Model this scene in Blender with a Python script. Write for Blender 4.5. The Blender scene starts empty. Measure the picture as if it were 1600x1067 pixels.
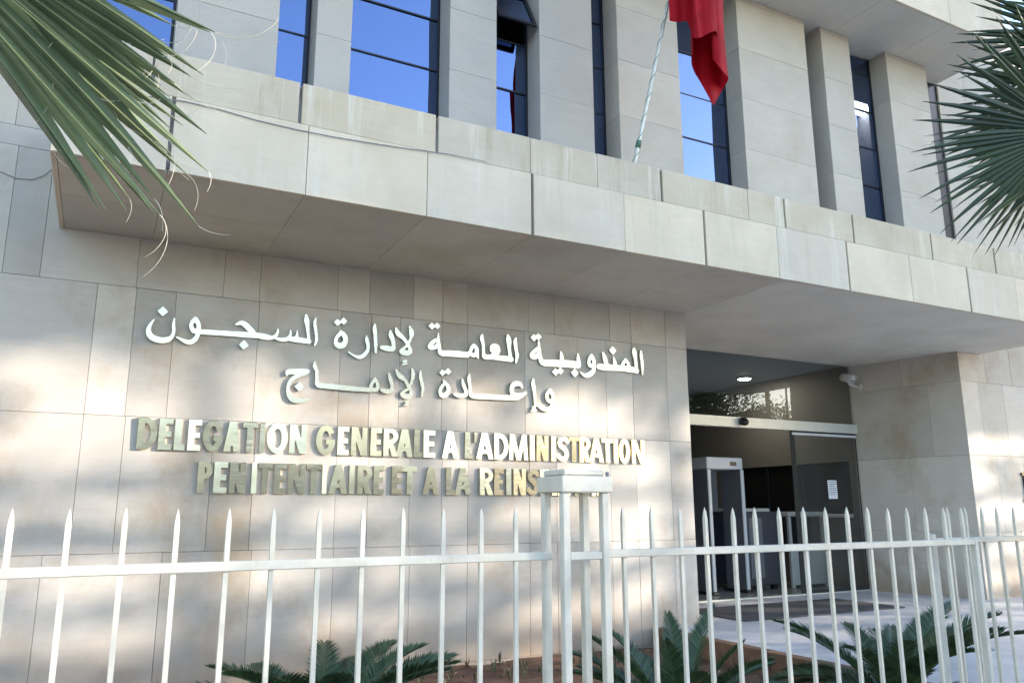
import bpy, bmesh, math, random
import numpy as np
from mathutils import Vector, Matrix

scene = bpy.context.scene
COL = scene.collection
rad = math.radians

# ------------------------------------------------------------------ camera
F_PX, YAW, PITCH, ROLL = 1234.4, rad(27.377), rad(12.0055), rad(-0.16)
CAM = Vector((0, 0, 1.65))
fwd = Vector((math.sin(YAW)*math.cos(PITCH), math.cos(YAW)*math.cos(PITCH), math.sin(PITCH)))
rt0 = Vector((math.cos(YAW), -math.sin(YAW), 0))
up0 = rt0.cross(fwd)
RT = rt0*math.cos(ROLL) + up0*math.sin(ROLL)
UP = -rt0*math.sin(ROLL) + up0*math.cos(ROLL)
cd = bpy.data.cameras.new('camera')
cam = bpy.data.objects.new('camera', cd)
COL.objects.link(cam)
cd.sensor_width = 36.0
cd.lens = F_PX/1600*36.0
cd.clip_start, cd.clip_end = 0.05, 3000
mw = Matrix((RT, UP, -fwd)).transposed().to_4x4()
mw.translation = CAM
cam.matrix_world = mw
scene.camera = cam

# ------------------------------------------------------------------ sky, sun, exposure
SUN_AZ, SUN_EL = rad(60), rad(15)          # azimuth to the right of the facade normal
S = Vector((math.sin(SUN_AZ)*math.cos(SUN_EL), -math.cos(SUN_AZ)*math.cos(SUN_EL), math.sin(SUN_EL)))
world = bpy.data.worlds.new('World')
scene.world = world
world.use_nodes = True
wn = world.node_tree
sky = wn.nodes.new('ShaderNodeTexSky')
sky.sky_type = 'NISHITA'
sky.sun_disc = False
sky.sun_elevation = SUN_EL
sky.sun_rotation = math.atan2(S.x, S.y)
sky.air_density = 1.0
sky.dust_density = 0.3
sky.ozone_density = 2.0
bg = wn.nodes['Background']
bg.inputs['Strength'].default_value = 0.15
wn.links.new(sky.outputs[0], bg.inputs['Color'])
sd = bpy.data.lights.new('sun', 'SUN')
sd.energy = 2.0
sd.angle = rad(0.53)
sd.color = (1.0, 0.95, 0.87)
sun = bpy.data.objects.new('sun', sd)
COL.objects.link(sun)
sun.rotation_euler = S.to_track_quat('Z', 'Y').to_euler()
sun.location = S*60
vs = scene.view_settings
vs.view_transform = 'Standard'
vs.look = 'None'
vs.exposure = 2.42
vs.gamma = 1.0
vs.use_white_balance = True
vs.white_balance_temperature = 7280
vs.white_balance_tint = 13
vs.use_curve_mapping = False

# ------------------------------------------------------------------ pixel helpers (a pixel gives a direction, the plane gives the distance)
def ray(x, y):
    return fwd + RT*((x-800)/F_PX) - UP*((y-533.5)/F_PX)
def onY(x, y, Y):
    d = ray(x, y)
    return CAM + d*(Y/d.y)
def onX(x, y, X):
    d = ray(x, y)
    return CAM + d*(X/d.x)
def onZ(x, y, Z):
    d = ray(x, y)
    return CAM + d*((Z-CAM.z)/d.z)
def atD(x, y, D):
    return CAM + ray(x, y)*D

# ------------------------------------------------------------------ object helpers
def root(name, loc, label, cat, group=None):
    o = bpy.data.objects.new(name, None)
    o.empty_display_size = 0.2
    o.location = loc
    COL.objects.link(o)
    tag(o, label, cat, group)
    return o
def tag(o, label=None, cat=None, group=None, kind=None):
    if label: o['label'] = label
    if cat: o['category'] = cat
    if group: o['group'] = group
    if kind: o['kind'] = kind
    return o
ORIGIN = {}
def wloc(o):
    v = Vector(o.location) if o.parent is None else ORIGIN.get(o.name, Vector((0, 0, 0)))
    return v
def link(name, me, mat=None, parent=None):
    """mesh given in world coordinates; the parent may stand anywhere"""
    o = bpy.data.objects.new(name, me)
    COL.objects.link(o)
    if mat is not None:
        me.materials.clear(); me.materials.append(mat)
    if parent is not None:
        o.parent = parent
        top = parent
        while top.parent: top = top.parent
        o.matrix_parent_inverse = Matrix.Translation(-Vector(top.location)) if parent is top else Matrix.Identity(4)
    return o
def mesh_py(name, v, f, smooth=False):
    me = bpy.data.meshes.new(name)
    me.from_pydata([tuple(p) for p in v], [], f)
    if smooth:
        me.polygons.foreach_set('use_smooth', [True]*len(me.polygons))
    me.update()
    return me
class MB:
    def __init__(s): s.v = []; s.f = []
    def box(s, a, b):
        n = len(s.v)
        x0, y0, z0 = a; x1, y1, z1 = b
        s.v += [(x0,y0,z0),(x1,y0,z0),(x1,y1,z0),(x0,y1,z0),(x0,y0,z1),(x1,y0,z1),(x1,y1,z1),(x0,y1,z1)]
        s.f += [tuple(n+i for i in q) for q in ((0,3,2,1),(4,5,6,7),(0,1,5,4),(1,2,6,5),(2,3,7,6),(3,0,4,7))]
        return s
    def tube(s, pts, r, seg=6, r2=None, cap=True):
        n0 = len(s.v); m = len(pts)
        prev = None
        for i, p in enumerate(pts):
            p = Vector(p)
            a = Vector(pts[max(i-1, 0)]); b = Vector(pts[min(i+1, m-1)])
            t = (b-a).normalized()
            if prev is None:
                u = t.orthogonal().normalized()
            else:
                u = (prev - t*prev.dot(t)).normalized()
            prev = u
            w = t.cross(u)
            rr = r[i] if isinstance(r, (list, tuple)) else (r if r2 is None else r+(r2-r)*i/(m-1))
            for k in range(seg):
                an = 2*math.pi*k/seg
                s.v.append(tuple(p + (u*math.cos(an)+w*math.sin(an))*rr))
        for i in range(m-1):
            for k in range(seg):
                a = n0+i*seg+k; b = n0+i*seg+(k+1) % seg
                s.f.append((a, b, b+seg, a+seg))
        if cap:
            s.f.append(tuple(n0+k for k in reversed(range(seg))))
            s.f.append(tuple(n0+(m-1)*seg+k for k in range(seg)))
        return s
    def quad(s, *p):
        n = len(s.v); s.v += [tuple(q) for q in p]; s.f.append(tuple(range(n, n+len(p)))); return s
    def build(s, name, mat, parent=None, smooth=False):
        return link(name, mesh_py(name, s.v, s.f, smooth), mat, parent)
def cbox_me(a, b, ch=0.004, seg=1):
    bm = bmesh.new()
    bmesh.ops.create_cube(bm, size=1)
    a = Vector(a); b = Vector(b)
    for v in bm.verts:
        v.co = Vector((a.x+(v.co.x+.5)*(b.x-a.x), a.y+(v.co.y+.5)*(b.y-a.y), a.z+(v.co.z+.5)*(b.z-a.z)))
    if ch > 0:
        bmesh.ops.bevel(bm, geom=bm.edges[:], offset=ch, segments=seg, affect='EDGES')
    me = bpy.data.meshes.new('block')
    bm.to_mesh(me); bm.free()
    return me
def cbox(name, a, b, mat, parent=None, ch=0.004, seg=1):
    return link(name, cbox_me(a, b, ch, seg), mat, parent)

# ------------------------------------------------------------------ materials
def newmat(name):
    m = bpy.data.materials.new(name)
    m.use_nodes = True
    nt = m.node_tree
    return m, nt, nt.nodes['Principled BSDF']
def N(nt, t, **k):
    n = nt.nodes.new('ShaderNode'+t)
    for a, b in k.items(): setattr(n, a, b)
    return n
def mixc(nt, fac, a, b, mode='MIX'):
    n = N(nt, 'Mix', data_type='RGBA', blend_type=mode)
    for s, v in ((n.inputs[0], fac), (n.inputs[6], a), (n.inputs[7], b)):
        if hasattr(v, 'is_output'): nt.links.new(v, s)
        else: s.default_value = v if not isinstance(v, tuple) else (*v, 1)[:4]
    return n.outputs[2]
def ramp(nt, src, lo, hi, a=0.0, b=1.0):
    n = N(nt, 'MapRange'); n.clamp = True
    nt.links.new(src, n.inputs[0])
    for i, v in enumerate((lo, hi, a, b)): n.inputs[i+1].default_value = v
    return n.outputs[0]
def noise(nt, vec, scale, detail=4, rough=.55):
    n = N(nt, 'TexNoise'); n.inputs['Scale'].default_value = scale
    n.inputs['Detail'].default_value = detail; n.inputs['Roughness'].default_value = rough
    nt.links.new(vec, n.inputs['Vector'])
    return n.outputs[0]
def mapping(nt, vec, sc):
    n = N(nt, 'Mapping'); n.inputs['Scale'].default_value = sc
    nt.links.new(vec, n.inputs['Vector']); return n.outputs[0]
def stone(name, col, dark, stain=(0.30, 0.22, 0.13), stain_amt=.35, stain_lo=.55, stain_hi=.75, streak=0.0, streak_col=(.68,.66,.6), var=.12, bump=.12, fine=140, rough=.62, hammer=0.0, splash=0.0):
    m, nt, p = newmat(name)
    tc = N(nt, 'TexCoord').outputs['Object']
    oi = N(nt, 'ObjectInfo').outputs['Random']
    # every slab was cut from another place in the rock
    comb = N(nt, 'CombineXYZ')
    mul = N(nt, 'Math', operation='MULTIPLY'); nt.links.new(oi, mul.inputs[0]); mul.inputs[1].default_value = 37.0
    for i in range(3): nt.links.new(mul.outputs[0], comb.inputs[i])
    add = N(nt, 'VectorMath', operation='ADD'); nt.links.new(tc, add.inputs[0]); nt.links.new(comb.outputs[0], add.inputs[1])
    vec = add.outputs[0]
    big = noise(nt, vec, 1.7, 5, .6)
    c = mixc(nt, ramp(nt, big, .3, .72), dark, col)
    veins = noise(nt, mapping(nt, vec, (1.2, 1.2, 9)), 2.2, 6, .65)
    c = mixc(nt, ramp(nt, veins, .42, .75, 0, .35), c, tuple(v*.86 for v in dark))
    grain = noise(nt, vec, fine, 3, .7)
    c = mixc(nt, ramp(nt, grain, .35, .65, 0, .22), c, tuple(v*.75 for v in dark))
    val = ramp(nt, oi, 0, 1, 1-var, 1+var*.6)
    c = mixc(nt, 1.0, c, val, 'MULTIPLY') if False else c
    hsv = N(nt, 'HueSaturation'); nt.links.new(c, hsv.inputs['Color']); nt.links.new(val, hsv.inputs['Value'])
    sat = ramp(nt, oi, 0, 1, .9, 1.2); nt.links.new(sat, hsv.inputs['Saturation'])
    c = hsv.outputs[0]
    # weather stains run across the slabs
    st = noise(nt, mapping(nt, tc, (1, 1, .8)), 1.1, 6, .68)
    c = mixc(nt, ramp(nt, st, stain_lo, stain_hi, 0, stain_amt), c, stain)
    if streak > 0:
        sn = noise(nt, mapping(nt, tc, (5.0, 5.0, .35)), 1.6, 4, .6)
        c = mixc(nt, ramp(nt, sn, .56, .7, 0, streak), c, streak_col)
        sn2 = noise(nt, mapping(nt, tc, (3.1, 3.1, .3)), 2.3, 4, .6)
        c = mixc(nt, ramp(nt, sn2, .56, .72, 0, streak*.8), c, stain)
    if splash > 0:
        sx_ = N(nt, 'SeparateXYZ'); nt.links.new(tc, sx_.inputs[0])
        ad = N(nt, 'Math', operation='MULTIPLY_ADD'); nt.links.new(st, ad.inputs[0]); ad.inputs[1].default_value = -1.1; nt.links.new(sx_.outputs[2], ad.inputs[2])
        c = mixc(nt, ramp(nt, ad.outputs[0], -.5, .25, splash, 0), c, (.30, .20, .12))
    nt.links.new(c, p.inputs['Base Color'])
    p.inputs['Roughness'].default_value = rough
    p.inputs['Specular IOR Level'].default_value = .35
    b = N(nt, 'Bump'); b.inputs['Strength'].default_value = bump; b.inputs['Distance'].default_value = .01
    h = grain
    if hammer > 0:
        v = N(nt, 'TexVoronoi'); v.inputs['Scale'].default_value = 1.0
        nt.links.new(mapping(nt, tc, (170, 170, 80)), v.inputs['Vector'])
        s = N(nt, 'Math', operation='MULTIPLY_ADD'); nt.links.new(v.outputs['Distance'], s.inputs[0]); s.inputs[1].default_value = hammer; nt.links.new(grain, s.inputs[2])
        h = s.outputs[0]
    nt.links.new(h, b.inputs['Height']); nt.links.new(b.outputs[0], p.inputs['Normal'])
    return m
def plain(name, col, rough=.5, metal=0.0, spec=.5, var=0.0, nscale=6, namt=.15, bump=0.0, coords='Object'):
    m, nt, p = newmat(name)
    tc = N(nt, 'TexCoord').outputs[coords]
    n = noise(nt, tc, nscale, 5, .6)
    c = mixc(nt, ramp(nt, n, .3, .7), tuple(v*(1-namt) for v in col), tuple(min(1, v*(1+namt*.6)) for v in col))
    if var > 0:
        oi = N(nt, 'ObjectInfo').outputs['Random']
        hsv = N(nt, 'HueSaturation'); nt.links.new(c, hsv.inputs['Color'])
        nt.links.new(ramp(nt, oi, 0, 1, 1-var, 1+var), hsv.inputs['Value'])
        c = hsv.outputs[0]
    nt.links.new(c, p.inputs['Base Color'])
    p.inputs['Roughness'].default_value = rough
    p.inputs['Metallic'].default_value = metal
    p.inputs['Specular IOR Level'].default_value = spec
    if bump > 0:
        b = N(nt, 'Bump'); b.inputs['Strength'].default_value = bump; b.inputs['Distance'].default_value = .01
        n2 = noise(nt, tc, nscale*12, 4, .6)
        nt.links.new(n2, b.inputs['Height']); nt.links.new(b.outputs[0], p.inputs['Normal'])
    return m
M = {}
M['wall'] = stone('limestone_wall', (.54,.51,.475), (.46,.425,.385), stain_amt=.6, stain_lo=.50, stain_hi=.70, splash=.75, var=.2)
M['fascia'] = stone('limestone_fascia', (.68,.60,.50), (.60,.52,.42), stain=(.42,.36,.26), stain_amt=.4, stain_lo=.48, stain_hi=.72, streak=.3, var=.10)
M['parapet'] = stone('limestone_parapet', (.57,.515,.43), (.47,.405,.32), stain=(.33,.26,.17), stain_amt=.35, stain_lo=.5, stain_hi=.75, streak=.6, var=.07)
M['pillar_h'] = stone('hammered_stone', (.45,.44,.43), (.40,.39,.38), stain_amt=.12, bump=.35, fine=120, var=.05, hammer=1.2, rough=.75)
M['pillar'] = stone('smooth_grey_stone', (.50,.475,.44), (.43,.40,.36), stain_amt=.2, var=.07)
M['soffit'] = stone('soffit_stone', (.60,.565,.51), (.54,.50,.44), stain_amt=.35, stain_lo=.5, stain_hi=.7, var=.08)
M['plaster'] = plain('soffit_plaster', (.62,.585,.52), .8, namt=.12, nscale=1.2, bump=.1)
M['joint'] = plain('joint_grey', (.36,.34,.32), .9, namt=.2)  # plain grey backing that shows in the stone joints
M['mastic'] = plain('grey_mastic', (.23,.23,.25), .7, namt=.25, nscale=20)
M['white_metal'] = plain('cream_painted_steel', (.63,.62,.57), .38, namt=.06, nscale=14, bump=.05)
def painted_steel():
    m, nt, p = newmat('weathered_cream_paint')
    tc = N(nt, 'TexCoord').outputs['Object']; oi = N(nt, 'ObjectInfo').outputs['Random']
    mul = N(nt, 'Math', operation='MULTIPLY'); nt.links.new(oi, mul.inputs[0]); mul.inputs[1].default_value = 19.0
    cb = N(nt, 'CombineXYZ'); [nt.links.new(mul.outputs[0], cb.inputs[i]) for i in range(3)]
    ad = N(nt, 'VectorMath', operation='ADD'); nt.links.new(tc, ad.inputs[0]); nt.links.new(cb.outputs[0], ad.inputs[1]); v = ad.outputs[0]
    c = mixc(nt, ramp(nt, noise(nt, v, 7, 5, .65), .35, .7), (.47,.46,.405), (.60,.585,.525))
    c = mixc(nt, ramp(nt, noise(nt, mapping(nt, v, (30, 30, 6)), 2, 4, .6), .6, .78, 0, .35), c, (.36,.32,.25))
    c = mixc(nt, ramp(nt, noise(nt, v, 26, 5, .7), .70, .76, 0, .8), c, (.20,.10,.05))
    nt.links.new(c, p.inputs['Base Color']); p.inputs['Roughness'].default_value = .42
    b = N(nt, 'Bump'); b.inputs['Strength'].default_value = .25; b.inputs['Distance'].default_value = .003
    nt.links.new(noise(nt, v, 60, 4, .6), b.inputs['Height']); nt.links.new(b.outputs[0], p.inputs['Normal'])
    return m
M['white_metal'] = painted_steel()
M['dark_frame'] = plain('dark_aluminium', (.02,.022,.03), .35, .3, namt=.2)
M['alu'] = plain('white_aluminium', (.62,.62,.58), .4, .2, namt=.05)
M['floor'] = plain('pale_marble_paving', (.52,.52,.54), .38, namt=.22, nscale=2.2, bump=.03)
M['kerb'] = plain('brown_kerb_stone', (.20,.105,.06), .75, var=.25, namt=.35, nscale=9, bump=.3)
M['soil'] = plain('red_brown_soil', (.13,.062,.038), .95, namt=.5, nscale=7, bump=1.0)
M['mat'] = plain('dark_floor_grey', (.055,.056,.066), .8, namt=.3, nscale=60, bump=.6)
M['asphalt'] = plain('asphalt', (.055,.055,.057), .9, namt=.3, nscale=20, bump=.5)
M['pave'] = plain('concrete_paving', (.40,.385,.36), .85, namt=.2, nscale=5, bump=.3)
M['trunk'] = plain('palm_bark', (.13,.095,.065), .9, namt=.5, nscale=18, bump=1.0)
M['black'] = plain('black_plastic', (.012,.012,.013), .3, namt=.1)
M['blackm'] = plain('black_metal_letter', (.015,.015,.017), .3, .5, namt=.1)
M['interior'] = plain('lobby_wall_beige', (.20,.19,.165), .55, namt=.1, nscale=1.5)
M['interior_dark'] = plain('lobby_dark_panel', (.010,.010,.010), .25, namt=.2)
M['lobby_ceiling'] = plain('lobby_ceiling', (.50,.56,.64), .7, namt=.04)
M['lobby_floor'] = plain('lobby_floor', (.36,.34,.30), .2, namt=.12, nscale=3)
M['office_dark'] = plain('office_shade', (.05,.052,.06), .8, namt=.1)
M['seal'] = plain('matte_dark_seal', (.05,.05,.045), .9, spec=.05, namt=.1)
M['det_grey'] = plain('detector_grey', (.15,.16,.19), .45, namt=.06)
M['det_light'] = plain('detector_light_grey', (.60,.61,.64), .4, namt=.05)
M['xray'] = plain('scanner_blue_grey', (.05,.053,.075), .4, namt=.08)
M['xlight'] = plain('scanner_pale', (.52,.53,.51), .4, namt=.08)
M['paper'] = plain('paper', (.75,.75,.77), .8, namt=.02)
M['ink'] = plain('ink', (.16,.16,.19), .8)
M['camwhite'] = plain('camera_white', (.58,.58,.56), .35, namt=.04)
M['pole'] = plain('flagpole_white', (.55,.56,.52), .35, .2, namt=.25, nscale=10)
M['cord'] = plain('green_cord', (.06,.16,.11), .8, namt=.3, nscale=30)
M['bark'] = plain('bark', (.12,.09,.065), .9, namt=.4, nscale=10, bump=.8)
M['facade2'] = plain('opposite_render', (.55,.50,.43), .85, namt=.12, nscale=1.5, bump=.1)
def leafmat(name, a, b, rough=.42, trans=.25, along=1.0):
    m, nt, p = newmat(name)
    tc = N(nt, 'TexCoord').outputs['Object']
    n = noise(nt, tc, 9, 4, .6)
    at = N(nt, 'Attribute'); at.attribute_name = 'leafvar'
    mx = N(nt, 'Math', operation='MULTIPLY_ADD'); nt.links.new(n, mx.inputs[0]); mx.inputs[1].default_value = .45; nt.links.new(at.outputs['Fac'], mx.inputs[2])
    c = mixc(nt, ramp(nt, mx.outputs[0], .15, 1.15), a, b)
    nt.links.new(c, p.inputs['Base Color'])
    p.inputs['Roughness'].default_value = rough
    tr = N(nt, 'BsdfTranslucent'); nt.links.new(c, tr.inputs['Color'])
    ms = N(nt, 'MixShader'); ms.inputs[0].default_value = trans
    nt.links.new(p.outputs[0], ms.inputs[1]); nt.links.new(tr.outputs[0], ms.inputs[2])
    nt.links.new(ms.outputs[0], nt.nodes['Material Output'].inputs['Surface'])
    return m
M['leaf_l'] = leafmat('fan_palm_green', (.032,.060,.028), (.24,.29,.15), .38, .3)
M['leaf_r'] = leafmat('fan_palm_shaded_green', (.012,.030,.016), (.045,.080,.038), .45, .15)  # the right palm's shade is put into this darker green
M['cycad'] = leafmat('cycad_green', (.016,.040,.020), (.062,.115,.05), .38, .1)
M['fibre'] = plain('palm_fibre', (.62,.57,.46), .7, namt=.1)
M['tree'] = leafmat('tree_leaf', (.03,.06,.02), (.09,.14,.045), .5, .25)
M['weed'] = leafmat('weed_leaf', (.05,.06,.03), (.12,.12,.06), .6, .2)

def glassmat(name, tint, refl_tint, base_refl, boost, rough=0.0, warp=0.0):
    m, nt, p = newmat(name)
    nt.nodes.remove(p)
    fr = N(nt, 'Fresnel'); fr.inputs['IOR'].default_value = 1.5
    f2 = N(nt, 'Math', operation='MULTIPLY_ADD'); nt.links.new(fr.outputs[0], f2.inputs[0]); f2.inputs[1].default_value = boost; f2.inputs[2].default_value = base_refl; f2.use_clamp = True
    t = N(nt, 'BsdfTransparent'); t.inputs[0].default_value = (*tint, 1)
    g = N(nt, 'BsdfGlossy'); g.inputs['Color'].default_value = (*refl_tint, 1); g.inputs['Roughness'].default_value = rough
    if warp > 0:
        tcw = N(nt, 'TexCoord').outputs['Object']; bw = N(nt, 'Bump'); bw.inputs['Strength'].default_value = warp; bw.inputs['Distance'].default_value = .3
        nt.links.new(noise(nt, tcw, .9, 2, .5), bw.inputs['Height']); nt.links.new(bw.outputs[0], g.inputs['Normal'])
    ms = N(nt, 'MixShader'); nt.links.new(f2.outputs[0], ms.inputs[0]); nt.links.new(t.outputs[0], ms.inputs[1]); nt.links.new(g.outputs[0], ms.inputs[2])
    nt.links.new(ms.outputs[0], nt.nodes['Material Output'].inputs['Surface'])
    return m
M['blue_glass'] = glassmat('blue_mirror_glass', (.10,.13,.19), (.24,.34,.60), .50, 1.0, 0.0, .02)
M['clear_glass'] = glassmat('clear_glass', (.80,.84,.82), (.9,.92,.95), .02, 1.3)
def emit(name, col, st):
    m, nt, p = newmat(name)
    p.inputs['Emission Color'].default_value = (*col, 1); p.inputs['Emission Strength'].default_value = st
    return m
M['lamp'] = emit('lit_lamp', (1, .98, .92), 22.0)
def metal(name, col, rough, wav=.22, wsc=2.2):
    m, nt, p = newmat(name)
    tc = N(nt, 'TexCoord').outputs['Object']
    n = noise(nt, tc, 3.0, 3, .5)
    c = mixc(nt, ramp(nt, n, .35, .65), tuple(v*.88 for v in col), col)
    nt.links.new(c, p.inputs['Base Color'])
    p.inputs['Metallic'].default_value = 1
    nt.links.new(ramp(nt, noise(nt, mapping(nt, tc, (2, 2, 30)), 3, 3), .3, .7, rough*.7, rough*1.3), p.inputs['Roughness'])
    b = N(nt, 'Bump'); b.inputs['Strength'].default_value = wav; b.inputs['Distance'].default_value = .02
    nt.links.new(noise(nt, tc, wsc, 1, .5), b.inputs['Height']); nt.links.new(b.outputs[0], p.inputs['Normal'])
    return m
M['brass'] = metal('polished_pale_brass', (.86,.75,.55), .20)
M['steel'] = metal('polished_pale_steel', (.62,.55,.43), .26, .5, 1.6)
def flagmat():
    m, nt, p = newmat('red_flag_cloth')
    tc = N(nt, 'TexCoord').outputs['Object']
    n = noise(nt, tc, 5, 4)
    c = mixc(nt, ramp(nt, n, .3, .7), (.26,.002,.008), (.36,.004,.014))
    bf = N(nt, 'Bump'); bf.inputs['Strength'].default_value = .5; bf.inputs['Distance'].default_value = .02
    nt.links.new(noise(nt, mapping(nt, tc, (14, 14, 3)), 1.6, 5, .65), bf.inputs['Height']); nt.links.new(bf.outputs[0], p.inputs['Normal'])
    nt.links.new(c, p.inputs['Base Color']); p.inputs['Roughness'].default_value = .65
    p.inputs['Specular IOR Level'].default_value = .15
    tr = N(nt, 'BsdfTranslucent'); nt.links.new(c, tr.inputs['Color'])
    ms = N(nt, 'MixShader'); ms.inputs[0].default_value = .2
    nt.links.new(p.outputs[0], ms.inputs[1]); nt.links.new(tr.outputs[0], ms.inputs[2])
    nt.links.new(ms.outputs[0], nt.nodes['Material Output'].inputs['Surface'])
    return m
M['flag'] = flagmat()

# ------------------------------------------------------------------ main dimensions (metres; X along the facade, Y into the building)
Y0 = 7.83            # wall carrying the letters, glass line above
YF = 6.08            # front of the entrance canopy
YP = 7.55            # front of the upper pillars
YD = 9.60            # entrance glazing
ZF = 0.30            # entrance floor
ZS = 4.135           # canopy soffit
ZM, ZT = 4.745, 5.115    # joint between the two fascia rows, top of parapet
ZO = 8.96            # soffit of the roof overhang
YO = 6.57            # front of the roof overhang
XL, XR = -0.515, 12.72   # ends of canopy
XW = 6.585           # right end of letter wall
XJ = 12.17           # right jamb of the entrance, front edge
XB = 11.78           # the jamb splays inwards to this at the glazing
ZTOP = 10.6
rng = random.Random(7)

# ------------------------------------------------------------------ ground
def sheet(name, x0, x1, y0, y1, z, mat, nx=1, ny=1, amp=0.0, seed=1):
    v = []; f = []
    r = random.Random(seed)
    for j in range(ny+1):
        for i in range(nx+1):
            v.append((x0+(x1-x0)*i/nx, y0+(y1-y0)*j/ny, z+r.uniform(-amp, amp)))
    for j in range(ny):
        for i in range(nx):
            a = j*(nx+1)+i
            f.append((a, a+1, a+nx+2, a+nx+1))
    o = link(name, mesh_py(name, v, f, amp > 0), mat)
    o['kind'] = 'structure'
    return o
sheet('street', -900, 900, -900, 900, 0.0, M['asphalt'])
o = cbox('pavement', (-40, -6.0, .0), (60, 2.3, .12), M['pave'], None, .02); o['kind'] = 'structure'
sheet('planting_bed', -14, 5.9, 2.5, Y0+.02, 0.10, M['soil'], 90, 26, .022, 3)
o = cbox('entrance_terrace', (6.0, 2.3, .0), (40, YD+.1, ZF), M['floor'], None, .01); o['kind'] = 'structure'
kr = root('planter_kerb', (5.95, 2.6, 0), 'brown stone kerb between the planting bed and the pale terrace', 'kerb')
y = 2.5
while y < Y0-.05:
    y1 = min(y+.5, Y0-.01)
    cbox('kerb_stone', (5.87, y+.003, .0), (5.996, y1-.003, ZF+.012+rng.uniform(-.002, .002)), M['kerb'], kr, .008)
    y = y1

# ------------------------------------------------------------------ the office building
bld = root('office_building', (6.0, Y0, 0), 'pale stone office building with entrance canopy and tall blue windows', 'building')
# --- wall cores
w = MB()
w.box((-14, Y0+.032, 0), (XW-.032, YD+.4, ZS+.9))
wall = w.build('wall', M['joint'], bld)
w = MB(); w.box((XJ+.032, Y0+.032, 0), (22, YD+.4, ZTOP)); wall_r = w.build('wall', M['joint'], bld)
w = MB(); w.box((-14, Y0+.032, ZS+.9), (-.42, YD+.4, ZO+.04)); wall_l = w.build('wall', M['joint'], bld)
k = 0
w = MB(); w.box((-14, Y0+.03, ZO+.05), (12.5, YD+.4, ZTOP)); w.build('wall', M['pillar'], bld)
def panels(xs, zs, mat, parent, gap=.0016, yf=Y0, th=.03):
    for x0, x1 in zip(xs, xs[1:]):
        dy = rng.uniform(-.0015, .0015)
        cbox('stone_panel', (x0+gap, yf+dy, zs[0]+gap), (x1-gap, yf+th, zs[1]-gap), mat, parent, .0015)
XEND = XW
rowA = [-2.9,-2.2,-1.6,-.90,-.62,.15,.91,1.25,2.03,2.37,2.86,3.20,3.49,4.27,4.62,5.40,5.72,6.25,XEND]
rowB = [-2.9,-2.1,-1.3,-.16,.16,.50,1.26,2.08,2.40,2.72,3.20,3.50,4.22,4.93,5.33,5.72,6.25,XEND]
rowC = [-2.9,-2.1,-1.3,-.16,.17,.92,1.30,2.09,2.42,2.86,3.22,3.52,4.27,4.62,5.35,5.73,6.25,XEND]
rowD = [-2.9,-2.1,-1.25,-.35,.57,1.33,2.10,2.88,3.22,3.52,4.27,4.62,5.35,5.73,6.25,XEND]
for xs, z in ((rowA, (3.66, 4.84)), (rowB, (2.475, 3.66)), (rowC, (1.29, 2.475)), (rowD, (.13, 1.29)), (rowD, (-.02, .13))):
    left = [-13.6+.9*i for i in range(12)]
    left = [v for v in left if v < xs[0]-.3]
    panels(left+xs, z, M['wall'], wall)
panels([-13.6+1.1*i for i in range(11)]+[-1.6, -.62, -.42], (4.84, 5.03), M['wall'], wall)
# wall right of the entrance
for z in ((5.03, 6.02), (6.02, 7.2), (7.2, 8.4), (8.4, ZO+.03)):
    panels([-13.6+1.1*i+(.5 if k % 2 and i else 0) for i in range(11)]+[-1.5 if k % 2 else -1.75, -.95, -.40], z, M['wall'], wall_l); k += 1
rowR = [XJ, 12.85, 13.55, 13.95, 14.9, 15.6, 16.5, 17.4, 18.2, 19.4, 20.4, 21.6]
rowR2 = [XJ, 12.6, 13.25, 14.2, 14.9, 15.9, 16.5, 17.6, 18.2, 19.4, 20.4, 21.6]
k = 0
for z in ((ZF-.02, 1.29), (1.29, 2.475), (2.475, 3.66), (3.66, 4.84)):
    panels(rowR if k % 2 else rowR2, z, M['wall'], wall_r); k += 1
for z in ((4.84, 6.0), (6.0, 7.2), (7.2, 8.4), (8.4, 9.6), (9.6, ZTOP)):
    panels([12.52, 13.3, 14.3, 15.2, 16.3, 17.4, 18.5, 20, 21.6], z, M['pillar'], wall_r); k += 1
# jamb of the entrance recess (faces left) and the letter wall's own return
ys = [Y0+.001, 8.75, YD+.06]
for i, z in enumerate(((ZF-.02, 1.29), (1.29, 2.475), (2.475, 3.66), (3.66, ZS+.05))):
    yy = ys if i % 2 else [Y0+.001, 8.35, YD+.06]
    for a, b in zip(yy, yy[1:]):
        jp = cbox('stone_panel', (XJ-.001, a+.0015, z[0]+.0015), (XJ+.03, b-.0015, z[1]-.0015), M['wall'], wall_r, .0015)
        for vtx in jp.data.vertices: vtx.co.x -= (XJ-XB)*(vtx.co.y-Y0)/(YD+.06-Y0)
        cbox('stone_panel', (XW-.03, a+.034, z[0]+.0035), (XW+.001, b-.0035, z[1]-.0035), M['wall'], wall, .0025)
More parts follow.
